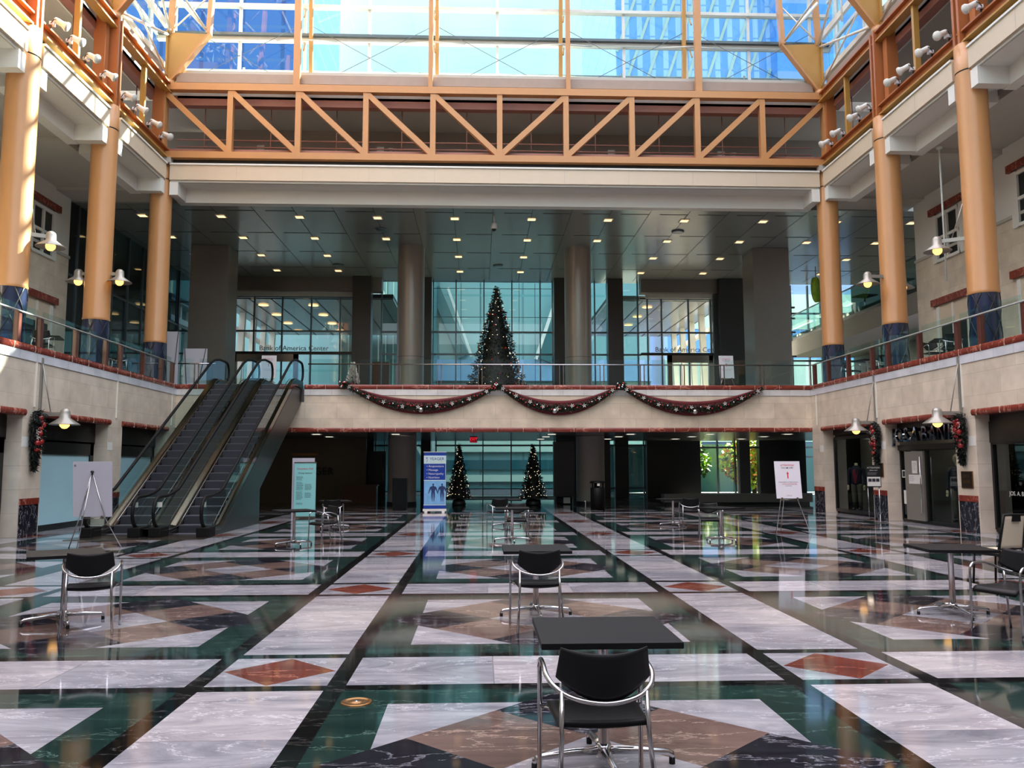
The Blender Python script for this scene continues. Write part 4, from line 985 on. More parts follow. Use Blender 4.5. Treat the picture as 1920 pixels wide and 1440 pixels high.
chair('black armchair with chrome arms at the turned table on the left', (-3.95, 8.75, 0), .33, CG)
make_table('square black cafe table at the right edge, before the shop door', (5.27, 9.2, 0), -.12, TG)
chair('black armchair at the right edge table, seen from its front', (5.22, 8.12, 0), math.radians(112), CG)
make_table('far black cafe table on the left, before the mint menu board', (-3.88, 17.7, 0), .5, TG)
chair('black armchair beside the far left table before the mint menu board', (-3.35, 18.15, 0), 2.3, CG)
make_table('farthest black table on the left, beside the reception desk', (-3.85, 22.5, 0), .35, TG)
chair('armchair with chrome arms at the farthest left table', (-3.82, 21.95, 0), .1, CG)
make_table('black cafe table far down the middle aisle, nearer of the overlapping pair', (.72, 18.35, 0), 0, TG)
chair('black armchair behind the nearer table of the far middle pair', (.85, 19.0, 0), 3.1, CG)
make_table('black cafe table farthest down the middle aisle', (.75, 22.9, 0), .1, TG)
chair('black armchair at the farthest table of the middle aisle', (.5, 22.1, 0), .2, CG)
make_table('turned black cafe table far right, with an armchair behind it', (5.28, 18.1, 0), .55, TG)
chair('black armchair behind the turned far right table', (5.25, 18.85, 0), 3.0, CG)
make_table('farthest black cafe table on the right, before the stone bench', (5.35, 22.9, 0), .1, TG)
chair('black armchair at the farthest right table, back to the viewer', (5.62, 22.1, 0), -.15, CG)
# cream backed chair on the right edge
t = thing('side_chair', 'cream backed chair with black frame and hand slot at the right edge', 'chair', (7.28, 11.5, 0), .3)
def cb(u, v): a = (u-.5)*2; return (a*(.215-.02*v), -.2 - .09*v + .02*a*a, .5 + .47*v)
b = MB(); b.use('cream_fabric').grid(cb, 8, 8, thick=(0,-.02,0)); b.obj('backrest', parent=t)
def rim(v0): return [cb(0, 0), cb(0, .5), cb(0, 1), cb(.5, 1), cb(1, 1), cb(1, .5), cb(1, 0), cb(.5, 0)]
MB().use('black_plastic').tube([(x, y-.012, z) for x, y, z in rim(0)], .02, 8, closed=True).box(-.07, .07, -.32, -.285, .88, .96).obj('back_frame', parent=t)
MB().use('cream_fabric').box(-.21, .21, -.18, .24, .43, .48).obj('seat', parent=t, bev=.02)
MB().use('black_plastic').box(-.22, .22, -.19, .25, .40, .43).obj('seat_frame', parent=t)
for x_, y_, tx, ty_ in ((-.21, -.2, -.22, -.27), (.21, -.2, .22, -.27), (-.2, .22, -.21, .25), (.2, .22, .21, .25)):
    MB().use('black_plastic').tube([(tx, ty_, 0), (x_, y_, .42)] + ([(x_, y_-.0, .52)] if y_ < 0 else []), .015, 8).obj('leg', parent=t)
# upper walkway furniture seen through the balustrades
def upper_set(x, y, rz, where, nc=1):
    make_table('small black cafe table on the upper walkway, ' + where, (x, y, 4.45), rz, 'cafe tables on the upper walkways')
    for k in range(nc):
        a = rz + k*PI + (.3 if k else 0); chair('upper walkway black armchair, %s%s' % (where, ', behind table' if k else ''), (x - .62*math.sin(-a)*1 if False else x + .62*math.sin(a), y - .62*math.cos(a), 4.45), a, 'armchairs on the upper walkways')
upper_set(-11.85, 22.9, .3, 'left side between the two nearer columns'); upper_set(-11.9, 27.4, .5, 'left side between the two farther columns')
upper_set(13.1, 27.3, .2, 'right side between the two farther columns', 2); upper_set(13.2, 22.7, -.3, 'right side between the two nearer columns', 2); upper_set(13.3, 18.6, .4, 'at the right picture edge', 1)

# ------------------------------------------------------------------ litter bins
t = thing('litter_bin', 'round black litter bin with hooded top before the right pillar', 'bin', (4.47, 31.4, 0))
MB().use('black_plastic').lathe([(.001,.0),(.27,0),(.27,.82),(.25,.84),(.001,.84)], n=28).obj('body', parent=t)
MB().use('black_plastic').lathe([(.29,1.0),(.29,1.05),(.25,1.08),(.001,1.09)], n=28).tube([(-.2,-.1,.8),(-.2,-.1,1.02)], .03).tube([(.2,-.1,.8),(.2,-.1,1.02)], .03).tube([(0,.2,.8),(0,.2,1.02)], .1).obj('hood', parent=t)
MB().use('paper').box(-.05, .05, -.275, -.27, .9, 1.0).obj('label_plate', parent=t)
t = thing('tall_cabinet', 'tall plain black cabinet standing before the left lower pillar', 'cabinet', (-3.02, 31.9, 0))
MB().use('black_plastic').box(-.27, .27, -.27, .27, .03, 1.2).obj('body', parent=t, bev=.01); MB().use('dark').box(-.25, .25, -.25, .25, 0, .03).obj('plinth', parent=t)
t = thing('stanchion_barrier', 'small chrome floor post beside the black litter bin', 'post', (3.95, 31.0, 0)); MB().use('steel').lathe([(.03,0),(.03,.32),(.05,.33),(.001,.36)], n=12).obj('post', parent=t)
t = thing('display_stand', 'dark stand on short legs left of the right lower pillar', 'stand', (3.75, 35.9, 0))
MB().use('dark').box(-.55, .35, -.2, .2, .35, 2.7).obj('panel', parent=t); MB().use('dark').box(-.5,-.44,-.15,.15,0,.35).box(.28,.34,-.15,.15,0,.35).obj('leg_frame', parent=t); MB().use('paper').box(-.12,.16,-.1,.1,.05,.3).obj('carton', parent=t)

# ------------------------------------------------------------------ brass floor socket
t = thing('floor_socket', 'round brass floor socket set in the green marble at lower left of the middle table', 'floor socket', (-.86, 6.04, 0))
MB().use('gold').lathe([(.11,.0),(.11,.006),(.09,.009),(.088,.006),(.04,.006),(.036,.01),(.001,.01)], n=28).obj('cover', parent=t)
MB().use('steel').lathe([(.018,.01),(.001,.014)], n=12).obj('screw', parent=t)

# ------------------------------------------------------------------ signs
def lines(b, x0, z0, w, dz, ls, y, mat, h=.012, jit=.25):
    r = random.Random(int(abs(x0*100+z0*37)) + ls)
    b.use(mat)
    for i in range(ls):
        ww = w * (1 - jit*r.random()); x_ = x0; z_ = z0 - dz*i
        while x_ < x0 + ww - .01:
            l = min(.015 + .03*r.random(), x0 + ww - x_); b.box(x_, x_+l, y-.001, y, z_-h/2, z_+h/2); x_ += l + .008
def easel_sign(name, label, loc, rz, facing, bw=.63, bh=.9, z0=.86, tilt=.12, group=None):
    t = thing(name, label, 'sign', loc, rz, group); T = Matrix.Rotation(-tilt, 4, 'X')
    def up(v): p = T @ Vector((v[0], v[1], v[2] - z0)); return (p.x, p.y, p.z + z0)
    bd = MB(up); bd.use('sign_white' if facing else 'sign_back').box(-bw/2, bw/2, -.008, .004, z0, z0+bh); bd.obj('board', parent=t)
    s_ = -1
    off = -.03 if facing else -.03
    y0 = .02 if facing else -.02; yb = .75 if facing else -.75
    MB(up).use('brushed').tube([(-bw/2*.55, y0, z0-.03), (bw/2*.55, y0, z0-.03)], .01, 6).box(-.21,-.17,-.03,.03,z0-.04,z0+.02).box(.17,.21,-.03,.03,z0-.04,z0+.02).obj('ledge', parent=t)
    top = up((0, y0, z0+bh*.82))
    for sg in (-1, 1): MB().use('steel').tube([(sg*bw*.68, -.18 if facing else .18, 0), up((sg*bw*.33, y0, z0-.02)), top], .0105, 8).obj('leg', parent=t)
    MB().use('steel').tube([(-.03, yb*.75, 0), top], .0095, 8).obj('rear_leg', parent=t)
    MB().use('dark').ball(top, .035, 10, .7).obj('head_joint', parent=t)
    return t, up
t, up = easel_sign('easel_sign', 'white sign with a red arrow on a chrome easel, right side of hall', (7.48, 19.85, 0), .02, True)
cR = Matrix.Rotation(-.12, 4, 'X')
def on(t, s, size, mat, x, z, z0=.86, tilt=.12, y=-.012, al='CENTER'):
    p = Matrix.Rotation(-tilt, 4, 'X') @ Vector((x, y, z - z0)); return text_obj('lettering', s, size, mat, (p.x, p.y, p.z + z0), (PI/2 - tilt, 0, 0), t, .0006, al)
on(t, 'ATTENTION!', .058, 'ink_red', 0, 1.66); on(t, 'One-way traffic', .048, 'ink', 0, 1.60)
b = MB(up); b.use('ink_red').add([(x_, -.0095, z_) for x_, z_ in ((-.014,1.34),(.014,1.34),(.014,1.45),(.034,1.45),(0,1.51),(-.034,1.45),(-.014,1.45))], [tuple(range(7))]); b.obj('arrow', parent=t)
on(t, 'Please adhere to traffic lines and', .036, 'ink_soft', 0, 1.255); on(t, 'maintain social distancing', .036, 'ink_red', .02, 1.21); on(t, 'at all times.', .036, 'ink_soft', 0, 1.165); on(t, 'Thank you', .03, 'ink_soft', 0, .93)
t, up = easel_sign('easel_board', 'blank grey back of a board on a chrome tripod easel before the escalators', (-7.85, 17.3, 0), 0, False, .78, 1.12, .64, -.1)
MB(up).use('ink').box(-.36, -.35, -.013, -.009, 1.66, 1.7).box(-.34, -.33, -.013, -.009, 1.66, 1.7).obj('corner_mark', parent=t)
for x_, y_, lab, f in ((-8.55, 33.6, 'white traffic sign on an easel on the upper walkway behind the escalators', 1), (10.1, 33.2, 'white traffic sign on an easel on the upper walkway at right', 1)):
    t, up = easel_sign('easel_sign', lab, (x_, y_, 4.45), 0, True, .6, .95, .75)
    on(t, 'ATTENTION!', .06, 'ink_red', 0, 1.55, .75); on(t, 'One-way traffic', .048, 'ink', 0, 1.48, .75)
    b = MB(up); b.use('ink_red').add([(a, -.0095, z_) for a, z_ in ((-.012,1.24),(.012,1.24),(.012,1.33),(.03,1.33),(0,1.38),(-.03,1.33),(-.012,1.33))], [tuple(range(7))]); b.obj('arrow', parent=t)
    on(t, 'Please adhere to traffic lines and', .034, 'ink_soft', 0, 1.13, .75); on(t, 'maintain social distancing', .034, 'ink_soft', 0, 1.08, .75)
# pale panels at the far left of the upper walkway
for x_, y_, w_, h_, lab in ((-11.0, 32.2, .9, 1.75, 'grey board leaning on easel legs, upper walkway left of the escalators'), (-11.75, 31.8, .5, 2.35, 'tall narrow grey panel beside the corner column, upper left walkway')):
    t = thing('display_board', lab, 'board', (x_, y_, 4.45)); MB().use('sign_back').box(-w_/2, w_/2, -.02, .02, .25, h_).obj('panel', parent=t); MB().use('dark').bar((-w_*.3, -.03, 0), (-w_*.45, -.03, h_), .02).bar((w_*.1, -.03, .0), (w_*.45, -.03, h_), .02).obj('leg_frame', parent=t)
# roll up banner
t = thing('roll_up_banner', 'blue roll up clinic banner with two body silhouettes, by the left lower tree', 'banner', (-1.6, 30.0, 0))
b = MB(); b.use('blue_print').box(-.4, .4, -.004, .004, .14, 2.15).obj('print', parent=t)
MB().use('white_paint').box(-.42, .42, -.07, .07, .05, .13).box(-.41, .41, -.015, .015, 2.15, 2.17).box(-.36,-.26,-.12,.12,0,.05).box(.26,.36,-.12,.12,0,.05).obj('base_cassette', parent=t)
MB().use('pale_print').box(-.4, .4, -.007, -.0045, 1.74, 2.03).box(-.4, .4, -.007, -.0045, 1.13, 1.16).box(-.4, .4, -.007, -.0045, .255, .285).box(.375,.39,-.007,-.0045,.29,1.74).obj('pale_bands', parent=t)
MB().use('blue_pic').box(-.385, .375, -.007, -.0045, .29, 1.125).obj('picture', parent=t)
text_obj('lettering', 'YEAGER', .145, 'ink_navy', (.07, -.009, 1.91), (PI/2,0,0), t, .0008); text_obj('lettering', 'Chiropractic & Wellness', .052, 'leaf', (.08, -.009, 1.81), (PI/2,0,0), t, .0008)
MB().use('ink_navy').tube([(-.3,-.009,1.79),(-.27,-.009,1.86),(-.29,-.009,1.92),(-.33,-.009,1.97)], .006, 5).tube([(-.29,-.009,1.92),(-.25,-.009,1.97)], .005, 5).ball((-.295,-.009,1.96), .012, 8).obj('figure_mark', parent=t)
for i, s in enumerate(('Acupuncture', 'Massage', 'Naturopathy', 'Nutrition')): text_obj('lettering', '\u2022 ' + s, .105, 'sign_white', (-.3, -.009, 1.65 - .135*i), (PI/2,0,0), t, .0008, 'LEFT')
def figure(b, cx, z0, h):
    k = h / 8.0
    def P(pts): b.add([(cx + x_*k, -.0085, z0 + z_*k) for x_, z_ in pts], [tuple(range(len(pts)))])
    b.add([(cx + .38*k*math.cos(a), -.0085, z0 + 7.45*k + .5*k*math.sin(a)) for a in [2*PI*i/14 for i in range(14)]], [tuple(range(14))])
    P([(-.2,7.1),(.2,7.1),(.3,6.75),(1.15,6.5),(.95,5.2),(.7,4.2),(.85,3.7),(-.85,3.7),(-.7,4.2),(-.95,5.2),(-1.15,6.5),(-.3,6.75)])
    for sg in (-1, 1):
        P([(sg*1.1,6.5),(sg*1.45,6.2),(sg*1.9,4.6),(sg*2.2,3.4),(sg*2.0,3.3),(sg*1.5,4.5),(sg*.95,5.5)]); P([(sg*.03,3.75),(sg*.85,3.75),(sg*.75,2.2),(sg*.5,.3),(sg*.7,0),(sg*.25,0),(sg*.2,1.9)])
b = MB(); b.use('ink_navy'); figure(b, -.06, .4, .64); figure(b, .26, .4, .64); b.obj('silhouettes', parent=t)
# mint menu board
t = thing('menu_board', 'mint green lettered menu board on a grey stand, left of centre', 'sign', (-5.6, 27.0, 0), .06)
MB().use('mint').box(-.34, .34, -.02, .02, .06, 1.76).obj('panel', parent=t); MB().use('sign_back').box(-.42, .28, .05, .12, 0, 1.92).obj('rear_stand', parent=t); MB().use('brushed').box(-.35,.35,-.03,.03,1.76,1.79).box(-.35,.35,-.08,.08,0,.06).obj('frame', parent=t)
text_obj('lettering', 'Founders Hall', .09, 'ink_red', (0, -.024, 1.58), (PI/2,0,0), t, .0008); text_obj('lettering', 'Dining Options', .07, 'ink', (0, -.024, 1.44), (PI/2,0,0), t, .0008)
b = MB()
for x0, z0, n in ((-.27,1.32,4), (-.27,1.14,8), (0,1.08,6), (-.27,.84,8), (0,.8,5), (-.27,.48,2)): lines(b, x0, z0, .22, .034, n, -.021, 'ink', .012)
b.obj('small_print', parent=t)
# stanchion sign by the mannequin window
t = thing('stanchion_sign', 'black and white notice on a chrome pole by the mannequin window', 'sign', (11.45, 23.75, 0), -.25)
MB().use('dark').box(-.2, .2, -.012, .012, 1.02, 1.66).obj('panel', parent=t); MB().use('steel').tube([(.14,.02,0),(.14,.02,1.1)], .014, 8).tube([(-.16,.0,.1),(-.17,.0,1.02)], .007, 6).box(-.02,.34,-.14,.18,0,.015).obj('pole', parent=t)
MB().use('paper').box(-.18,.18,-.016,-.0125,1.05,1.32).obj('lower_card', parent=t)
MB().use('ink').box(-.15,-.06,-.02,-.0165,1.18,1.27).box(-.045,.045,-.02,-.0165,1.18,1.27).box(.06,.15,-.02,-.0165,1.18,1.27).obj('pictures', parent=t)
text_obj('lettering', 'ATTENTION', .062, 'paper', (0, -.018, 1.58), (PI/2,0,0), t, .0008); text_obj('lettering', 'please wear', .045, 'paper', (0, -.018, 1.51), (PI/2,0,0), t, .0008); b = MB(); lines(b, -.16, 1.44, .3, .03, 3, -.0125, 'ink_soft', .01); b.obj('small_print', parent=t)
# plaques
for y0, y1, z0, z1, lab in ((24.64, 25.1, 1.3, 1.72, 'farther, right of the mannequin window'), (20.1, 20.58, 1.08, 1.5, 'nearer, right of the shop door')):
    t = thing('wall_plaque', 'dark brass name plaque on the right wall, ' + lab, 'plaque', (XR, (y0+y1)/2, (z0+z1)/2), -PI/2, 'brass plaques on the right wall')
    w_, h_ = (y1-y0)/2, (z1-z0)/2
    MB().use('gold').box(-w_, w_, -.025, 0, -h_, h_).obj('frame', parent=t); MB().use('plaque').box(-w_+.02, w_-.02, -.03, -.02, -h_+.02, h_-.02).obj('plate', parent=t)
    text_obj('lettering', 'JOS. A.', .1, 'gold', (0, -.033, .09), (PI/2,0,0), t, .001); text_obj('lettering', 'BANK', .12, 'gold', (0, -.033, -.05), (PI/2,0,0), t, .001)
# exit sign
t = thing('exit_sign', 'red lit EXIT sign under the upper floor above the left lower tree', 'sign', (-.24, 33.6, 2.72))
MB().use('joint').box(-.15, .15, -.02, .02, -.12, .14).box(-.01,.01,-.01,.01,.14,.23).obj('housing', parent=t); text_obj('letters', 'EXIT', .15, 'exit_red', (0, -.024, -.0), (PI/2,0,0), t, .002); MB().use('exit_red').box(-.15,.15,-.023,-.02,.08,.09).box(-.15,.15,-.023,-.02,-.1,-.09).obj('bars', parent=t)

# ------------------------------------------------------------------ shop fronts, right
def shopglass(k, mp, a0, a1, d, z0, z1, g='g_store', fr='dark', mull=()):
    b = MB(mp); b.use(g).add([(a0, d, z0), (a1, d, z0), (a1, d, z1), (a0, d, z1)], [(0,1,2,3)]); b.use(fr)
    for a in (a0, a1) + tuple(mull): b.box(a-.04, a+.04, d-.05, d+.05, z0, z1)
    b.box(a0, a1, d-.05, d+.05, z0-.06, z0+.04).box(a0, a1, d-.05, d+.05, z1-.05, z1+.05)
    return structure(b.obj('window_%d' % k))
shopglass(80, rp_, 25.4, 28.9, .4, .12, 2.6); shopglass(81, rp_, 20.85, 24.4, .45, .05, 2.12, mull=(23.0, 24.0)); shopglass(82, rp_, 16.3, 19.85, .4, .1, 2.2, mull=(18.6, 17.4)); shopglass(83, rp_, 11.75, 15.3, .4, .1, 2.2)
b = MB(rp_); b.use('clad').box(20.8, 24.45, .35, .45, 2.1, 2.25); b.use('clad').box(16.27, 19.9, .33, .45, 2.2, 2.72); structure(b.obj('trim_90'))
b = MB(); b.use('grey_door').box(13.5, 13.6, 20.8, 28.9, 0, 2.7); structure(b.obj('wall_shop_screen'))
t = thing('shop_door', 'grey glazed shop door with paper notices under the foil letters', 'door', (12.58, 23.55, 0), -PI/2)
MB().use('grey_door').box(-.5, .5, -.03, .03, .08, 2.05).obj('leaf', parent=t); MB().use('steel').tube([(.44,-.09,.3),(.44,-.09,1.9)], .015, 8).obj('pull_bar', parent=t)
MB().use('paper').box(-.1,.18,-.034,-.031,1.42,1.78).box(-.3,.4,-.034,-.031,1.12,1.38).obj('notice', parent=t); b = MB(); lines(b, -.06, 1.72, .2, .04, 6, -.035, 'ink_soft', .012); lines(b, -.26, 1.33, .3, .04, 4, -.035, 'ink_soft', .012); b.obj('notice_text', parent=t)
for y_, z_, w_, h_, lab in ((24.2, 1.4, .1, .11, 'small framed card'), (24.16, .72, .09, .2, 'white paper slip'), (24.17, .36, .06, .15, 'dark sticker slip')):
    t = thing('window_card', lab + ' stuck to the glass left of the shop door', 'card', (12.59, y_, z_), -PI/2); MB().use('paper' if 'dark' not in lab else 'ink').box(-w_, w_, -.006, 0, -h_, h_).obj('card', parent=t)
    if 'framed' in lab: MB().use('ink').box(-w_+.03, w_-.03, -.008, -.006, -h_+.03, h_-.03).obj('picture', parent=t)
# big letters over the door, each free standing
for i, (ch, y_) in enumerate(zip('JOSABANK', (24.38, 24.02, 23.6, 23.12, 22.62, 22.18, 21.75, 21.25))):
    t = thing('foil_letter', 'dark mirrored foil letter %s over the shop door, %s' % (ch, '%d%s from the left' % (i+1, {0:'st',1:'nd',2:'rd'}.get(i, 'th'))), 'letter', (12.42, y_, 2.3), -PI/2, 'foil letters over the shop door')
    o = text_obj('letter_body', ch, .6, 'chrome', (0, 0, .21), (PI/2, 0, 0), t, .04)
    bv = o.modifiers.new('bevel', 'BEVEL'); bv.width = .018; bv.segments = 2
# mannequins
def mannequin(name, label, loc, rz, jacket, inner, head):
    t = thing(name, label, 'mannequin', loc, rz)
    def body(rings, mat, nme, n=18):
        b = MB(); b.use(mat); vs = []; 
        for cx, cy, z, rx, ry in rings: vs += [(cx + rx*math.cos(2*PI*k/n), cy + ry*math.sin(2*PI*k/n), z) for k in range(n)]
        fs = [(j*n+k, j*n+(k+1) % n, (j+1)*n+(k+1) % n, (j+1)*n+k) for j in range(len(rings)-1) for k in range(n)] + [tuple(range(n))[::-1], tuple((len(rings)-1)*n+k for k in range(n))]
        return b.add(vs, fs, True).obj(nme, parent=t)
    body([(0,0,.88,.17,.12),(0,0,1.0,.175,.12),(0,0,1.15,.165,.115),(0,0,1.3,.19,.13),(0,0,1.42,.19,.12),(0,0,1.49,.12,.08),(0,0,1.53,.065,.06)], jacket, 'jacket')
    MB().use(inner).add([(-.03,-.135,.92),(.03,-.135,.92),(.09,-.132,1.3),(.05,-.1,1.47),(0,-.13,1.38),(-.05,-.1,1.47),(-.09,-.132,1.3)], [tuple(range(7))]).obj('sweater_front', parent=t)
    for sg in (-1, 1):
        MB().use(jacket).tube([(sg*.17,0,1.43),(sg*.235,0,1.36),(sg*.27,.01,1.15),(sg*.275,-.03,.92),(sg*.27,-.05,.86)], [.06,.062,.052,.045,.04], 12).obj('sleeve', parent=t)
        h = MB().use('skin_form').tube([(sg*.27,-.05,.87),(sg*.27,-.06,.81),(sg*.268,-.065,.77)], [.026,.036,.033], 10)
        for k in range(4): h.tube([(sg*.268+(-.024+.016*k)*1, -.065, .775), (sg*.268+(-.025+.0165*k), -.075, .735-.006*(k in (1,2))), (sg*.268+(-.024+.016*k), -.085, .70-.01*(k in (1,2)))], .0085, 6)
        h.tube([(sg*.245,-.075,.82),(sg*.235,-.1,.79),(sg*.238,-.115,.76)], .0095, 6); h.obj('hand', parent=t)
        MB().use('khaki_cloth').tube([(sg*.085,0,.9),(sg*.095,0,.8),(sg*.1,0,.48),(sg*.1,.01,.1)], [.1,.098,.075,.06], 14).obj('trouser_leg', parent=t)
        MB().use('dark').box(sg*.1-.045, sg*.1+.045, -.17, .07, 0, .09).obj('shoe', parent=t, bev=.025)
    nk = MB().use('skin_form').lathe([(.06,1.5),(.052,1.56),(.06,1.6),(.001,1.62)], n=16)
    if head: nk.ball((0,-.01,1.72), .11, 14, 1.25)
    nk.obj('neck' if not head else 'head', parent=t)
mannequin('mannequin', 'headless mannequin in a navy jacket and wine sweater behind the shop window', (12.95, 28.1, .12), -.75, 'navy_cloth', 'wine_cloth', False)
mannequin('mannequin', 'dark dressed mannequin with a round head inside the shop, right of its door', (13.1, 22.3, .1), -.9, 'ink', 'ink', True)
t = thing('window_plinth', 'dark plinth under the headless mannequin in the shop window', 'plinth', (12.95, 27.2, 0)); MB().use('dark_wall').box(-.3, .5, -1.7, 1.65, 0, .12).obj('plinth_block', parent=t)
t = thing('blue_column_display', 'slim blue display column beside the headless mannequin', 'display', (13.2, 26.6, .12)); MB().use('blue_print').box(-.12,.12,-.3,.25,0,1.9).obj('panel', parent=t); MB().use('leaf').ball((0,0,1.98), .07, 8).ball((.05,-.1,2.0), .05, 8).obj('small_plant', parent=t)
t = thing('expert_placard', 'black placard with vertical white letters in the shop, right of the door', 'sign', (12.9, 21.45, .0), -PI/2); MB().use('ink').box(-.14,.14,-.01,.01,1.0,1.75).obj('panel', parent=t); MB().use('paper').box(-.2,-.13,-.015,-.011,.95,1.4).box(-.2,.2,-.015,-.011,.95,1.03).obj('border', parent=t); text_obj('lettering', 'EXPERT', .1, 'paper', (.02,-.014,1.4), (PI/2, PI/2, 0), t, .001)
t = thing('wood_counter', 'brown wooden counter inside the shop behind the right mannequin', 'counter', (13.3, 21.3, 0)); MB().use('wood').box(-.15,.15,-.45,.45,0,.95).obj('counter_body', parent=t); MB().use('wood').box(-.2,.18,-.5,.5,.95,1.0).obj('counter_top', parent=t)
for y_ in (18.9, 17.6):
    text_obj('window_lettering', 'JOS. A. BANK', .14, 'paper', (12.575, y_, .98), (PI/2, 0, -PI/2), None, .001)
    o = bpy.data.objects[-1] if False else [o for o in bpy.data.objects if o.name.startswith('window_lettering') and 'label' not in o.keys()][0]; tag(o, 'white shop name lettering on the dark window, %s one' % ('farther' if y_ == 18.9 else 'nearer'), 'lettering')
# left: frosted panels and dark headers
for i, (a0, a1) in enumerate(((25.62, 29.05), (21.06, 24.55), (16.5, 20.0), (11.95, 15.45))):
    b = MB(lp_); b.use('frost').box(a0+.05, a1-.2, .4, .44, .16, 1.98); b.use('dark').box(a0, a1, .38, .5, 0, .16).box(a0, a1, .36, .5, 1.98, 2.35).box(a1-.2, a1, .36, .5, 0, 2.35); structure(b.obj('window_%d' % (90+i)))
# ------------------------------------------------------------------ greenery
def sprig(b, p, d, l, w, rr):
    d = Vector(d).normalized(); s_ = d.cross(Vector((rr.uniform(-1,1), rr.uniform(-1,1), rr.uniform(-1,1)))).normalized()*w; p = Vector(p); q = p + d*l
    b.add([tuple(p - s_*.4), tuple(p + s_*.4), tuple(p + d*l*.6 + s_), tuple(q), tuple(p + d*l*.6 - s_)], [(0,1,2,3,4)])
def fir(name, label, loc, H, R, nl, no, seed, sc_l=1.0, zb=.25):
    rr = random.Random(seed); t = thing(name, label, 'christmas tree', loc)
    b = MB(); b.use('foliage').lathe([(R*.66, zb), (R*.62, zb+.1*H), (R*.36, .5*H), (.05, .97*H)], n=20)
    n = int(5200*sc_l)
    for i in range(n):
        u = rr.random()**.62; z = zb + (H-zb)*(1-u); r0 = R*u; a = rr.uniform(0, 2*PI); f = rr.uniform(.68, 1.0)
        tier = 1 + .07*math.sin(z*14/ max(.6, H/5) + 2*a); r = r0*f*tier
        l = rr.uniform(.05, .12)*(.5+H/6); w_ = .013*(.6+H/6)
        sprig(b, (r*math.cos(a), r*math.sin(a), z), (math.cos(a)*1.0+rr.uniform(-.5,.5), math.sin(a)+rr.uniform(-.5,.5), rr.uniform(-.5,.45)), l, w_, rr)
    b.obj('foliage', parent=t)
    MB().use('bark').tube([(0,0,0),(0,0,zb+.2)], .06).obj('trunk', parent=t); MB().use('dark').lathe([(R*.55,0),(R*.6,.03),(R*.5,zb*.8),(.06,zb)], n=20).obj('tree_skirt', parent=t)
    lm = MB().use('fairy').ball((0,0,0), .0125*(.5+H/7), 6).mesh('fairy_light')
    oms = [MB().use(m).ball((0,0,0), .035*(.5+H/7), 10).mesh('ornament') for m in ('silver_ball', 'berry', 'gold')]
    for i in range(nl + no):
        u = rr.random()**.6*.97+.03; z = zb + (H-zb)*(1-u); a = rr.uniform(PI, 2*PI) if i % 4 else rr.uniform(0, PI); r = R*u*1.0 + .02
        isl = i < nl; o = bpy.data.objects.new('fairy_light' if isl else 'ornament', lm if isl else oms[i % 3]); COL.objects.link(o); o.parent = t; o.location = (r*math.cos(a), r*math.sin(a), z)
    return t
fir('christmas_tree', 'tall lit christmas tree standing on the upper floor', (.71, 34.6, 4.45), 4.86, 1.3, 100, 60, 3)
fir('christmas_tree', 'lit christmas tree on the lower floor, left one beside the blue banner', (-.86, 35.2, 0), 2.62, .5, 75, 14, 5, .5, .3)
fir('christmas_tree', 'lit christmas tree on the lower floor, right one', (2.26, 35.0, 0), 2.6, .57, 80, 18, 6, .5, .3)
# swags on the far fascia
def swag(label, x0, z0, x1, z1, zm, seed):
    rr = random.Random(seed); t = thing('garland_swag', label, 'garland', (0, YF-.06, 0), 0, 'garland swags on the far fascia')
    def c(u): x_ = x0 + (x1-x0)*u; return x_, (z0*(1-u)+z1*u) + (zm - (z0+z1)/2)*4*u*(1-u)
    def dr(u, v):
        x_, z_ = c(u); w_ = .06 + .46*math.sin(PI*min(1, max(0, u)))**.7; fold = .018*math.sin(v*PI*5)
        return (x_, -.03 - fold - .06*math.sin(PI*v), z_ - w_*.5 + w_*v)
    MB().use('velvet').grid(dr, 40, 14).obj('velvet_drape', parent=t)
    b = MB(); b.use('foliage2')
    for i in range(2600):
        u = rr.random(); x_, z_ = c(u); rad = .06 + .08*math.sin(PI*u); a = rr.uniform(0, 2*PI); f = rr.random()**.5
        sprig(b, (x_, -.1 - .05*rr.random(), z_ - .02 + rad*f*math.sin(a)), (rr.uniform(-1,1), rr.uniform(-1,.1), rr.uniform(-1,1)), rr.uniform(.05,.12), .012, rr)
    b.obj('fir_sprigs', parent=t)
    fm = MB(); fm.use('white_flower')
    for k in range(5): a = 2*PI*k/5; fm.add([(0,0,0),(.05*math.cos(a-.35),-.01,.05*math.sin(a-.35)),(.085*math.cos(a),-.015,.085*math.sin(a)),(.05*math.cos(a+.35),-.01,.05*math.sin(a+.35))], [(0,1,2,3)])
    fm = fm.mesh('white_flower'); sm = MB().use('silver_ball').ball((0,0,0), .034, 12).mesh('ornament'); rm = MB().use('berry').ball((0,0,0), .034, 10).mesh('ornament'); bg_ = MB().use('silver_ball').ball((0,0,0), .09, 14).mesh('ornament')
    for i in range(34):
        u = (i+.5)/34 + rr.uniform(-.01,.01); x_, z_ = c(u); me = fm if i % 4 == 0 else (sm if i % 8 == 2 else rm); o = bpy.data.objects.new(me.name, me); COL.objects.link(o); o.parent = t; o.location = (x_, -.19, z_ + rr.uniform(-.1,.06)*math.sin(PI*u)); o.rotation_euler = (0, rr.uniform(0,3), 0)
    o = bpy.data.objects.new('ornament', bg_); COL.objects.link(o); o.parent = t; xx, zz = c(.5 if seed != 2 else .46); o.location = (xx, -.22, zz-.12)
swag('red velvet garland swag on the far fascia, left one', -4.7, 4.5, .5, 4.45, 3.78, 1)
swag('red velvet garland swag on the far fascia, middle one below the big tree', .75, 4.5, 5.0, 4.5, 3.74, 2)
swag('red velvet garland swag on the far fascia, right one', 5.25, 4.45, 10.35, 4.48, 3.72, 3)
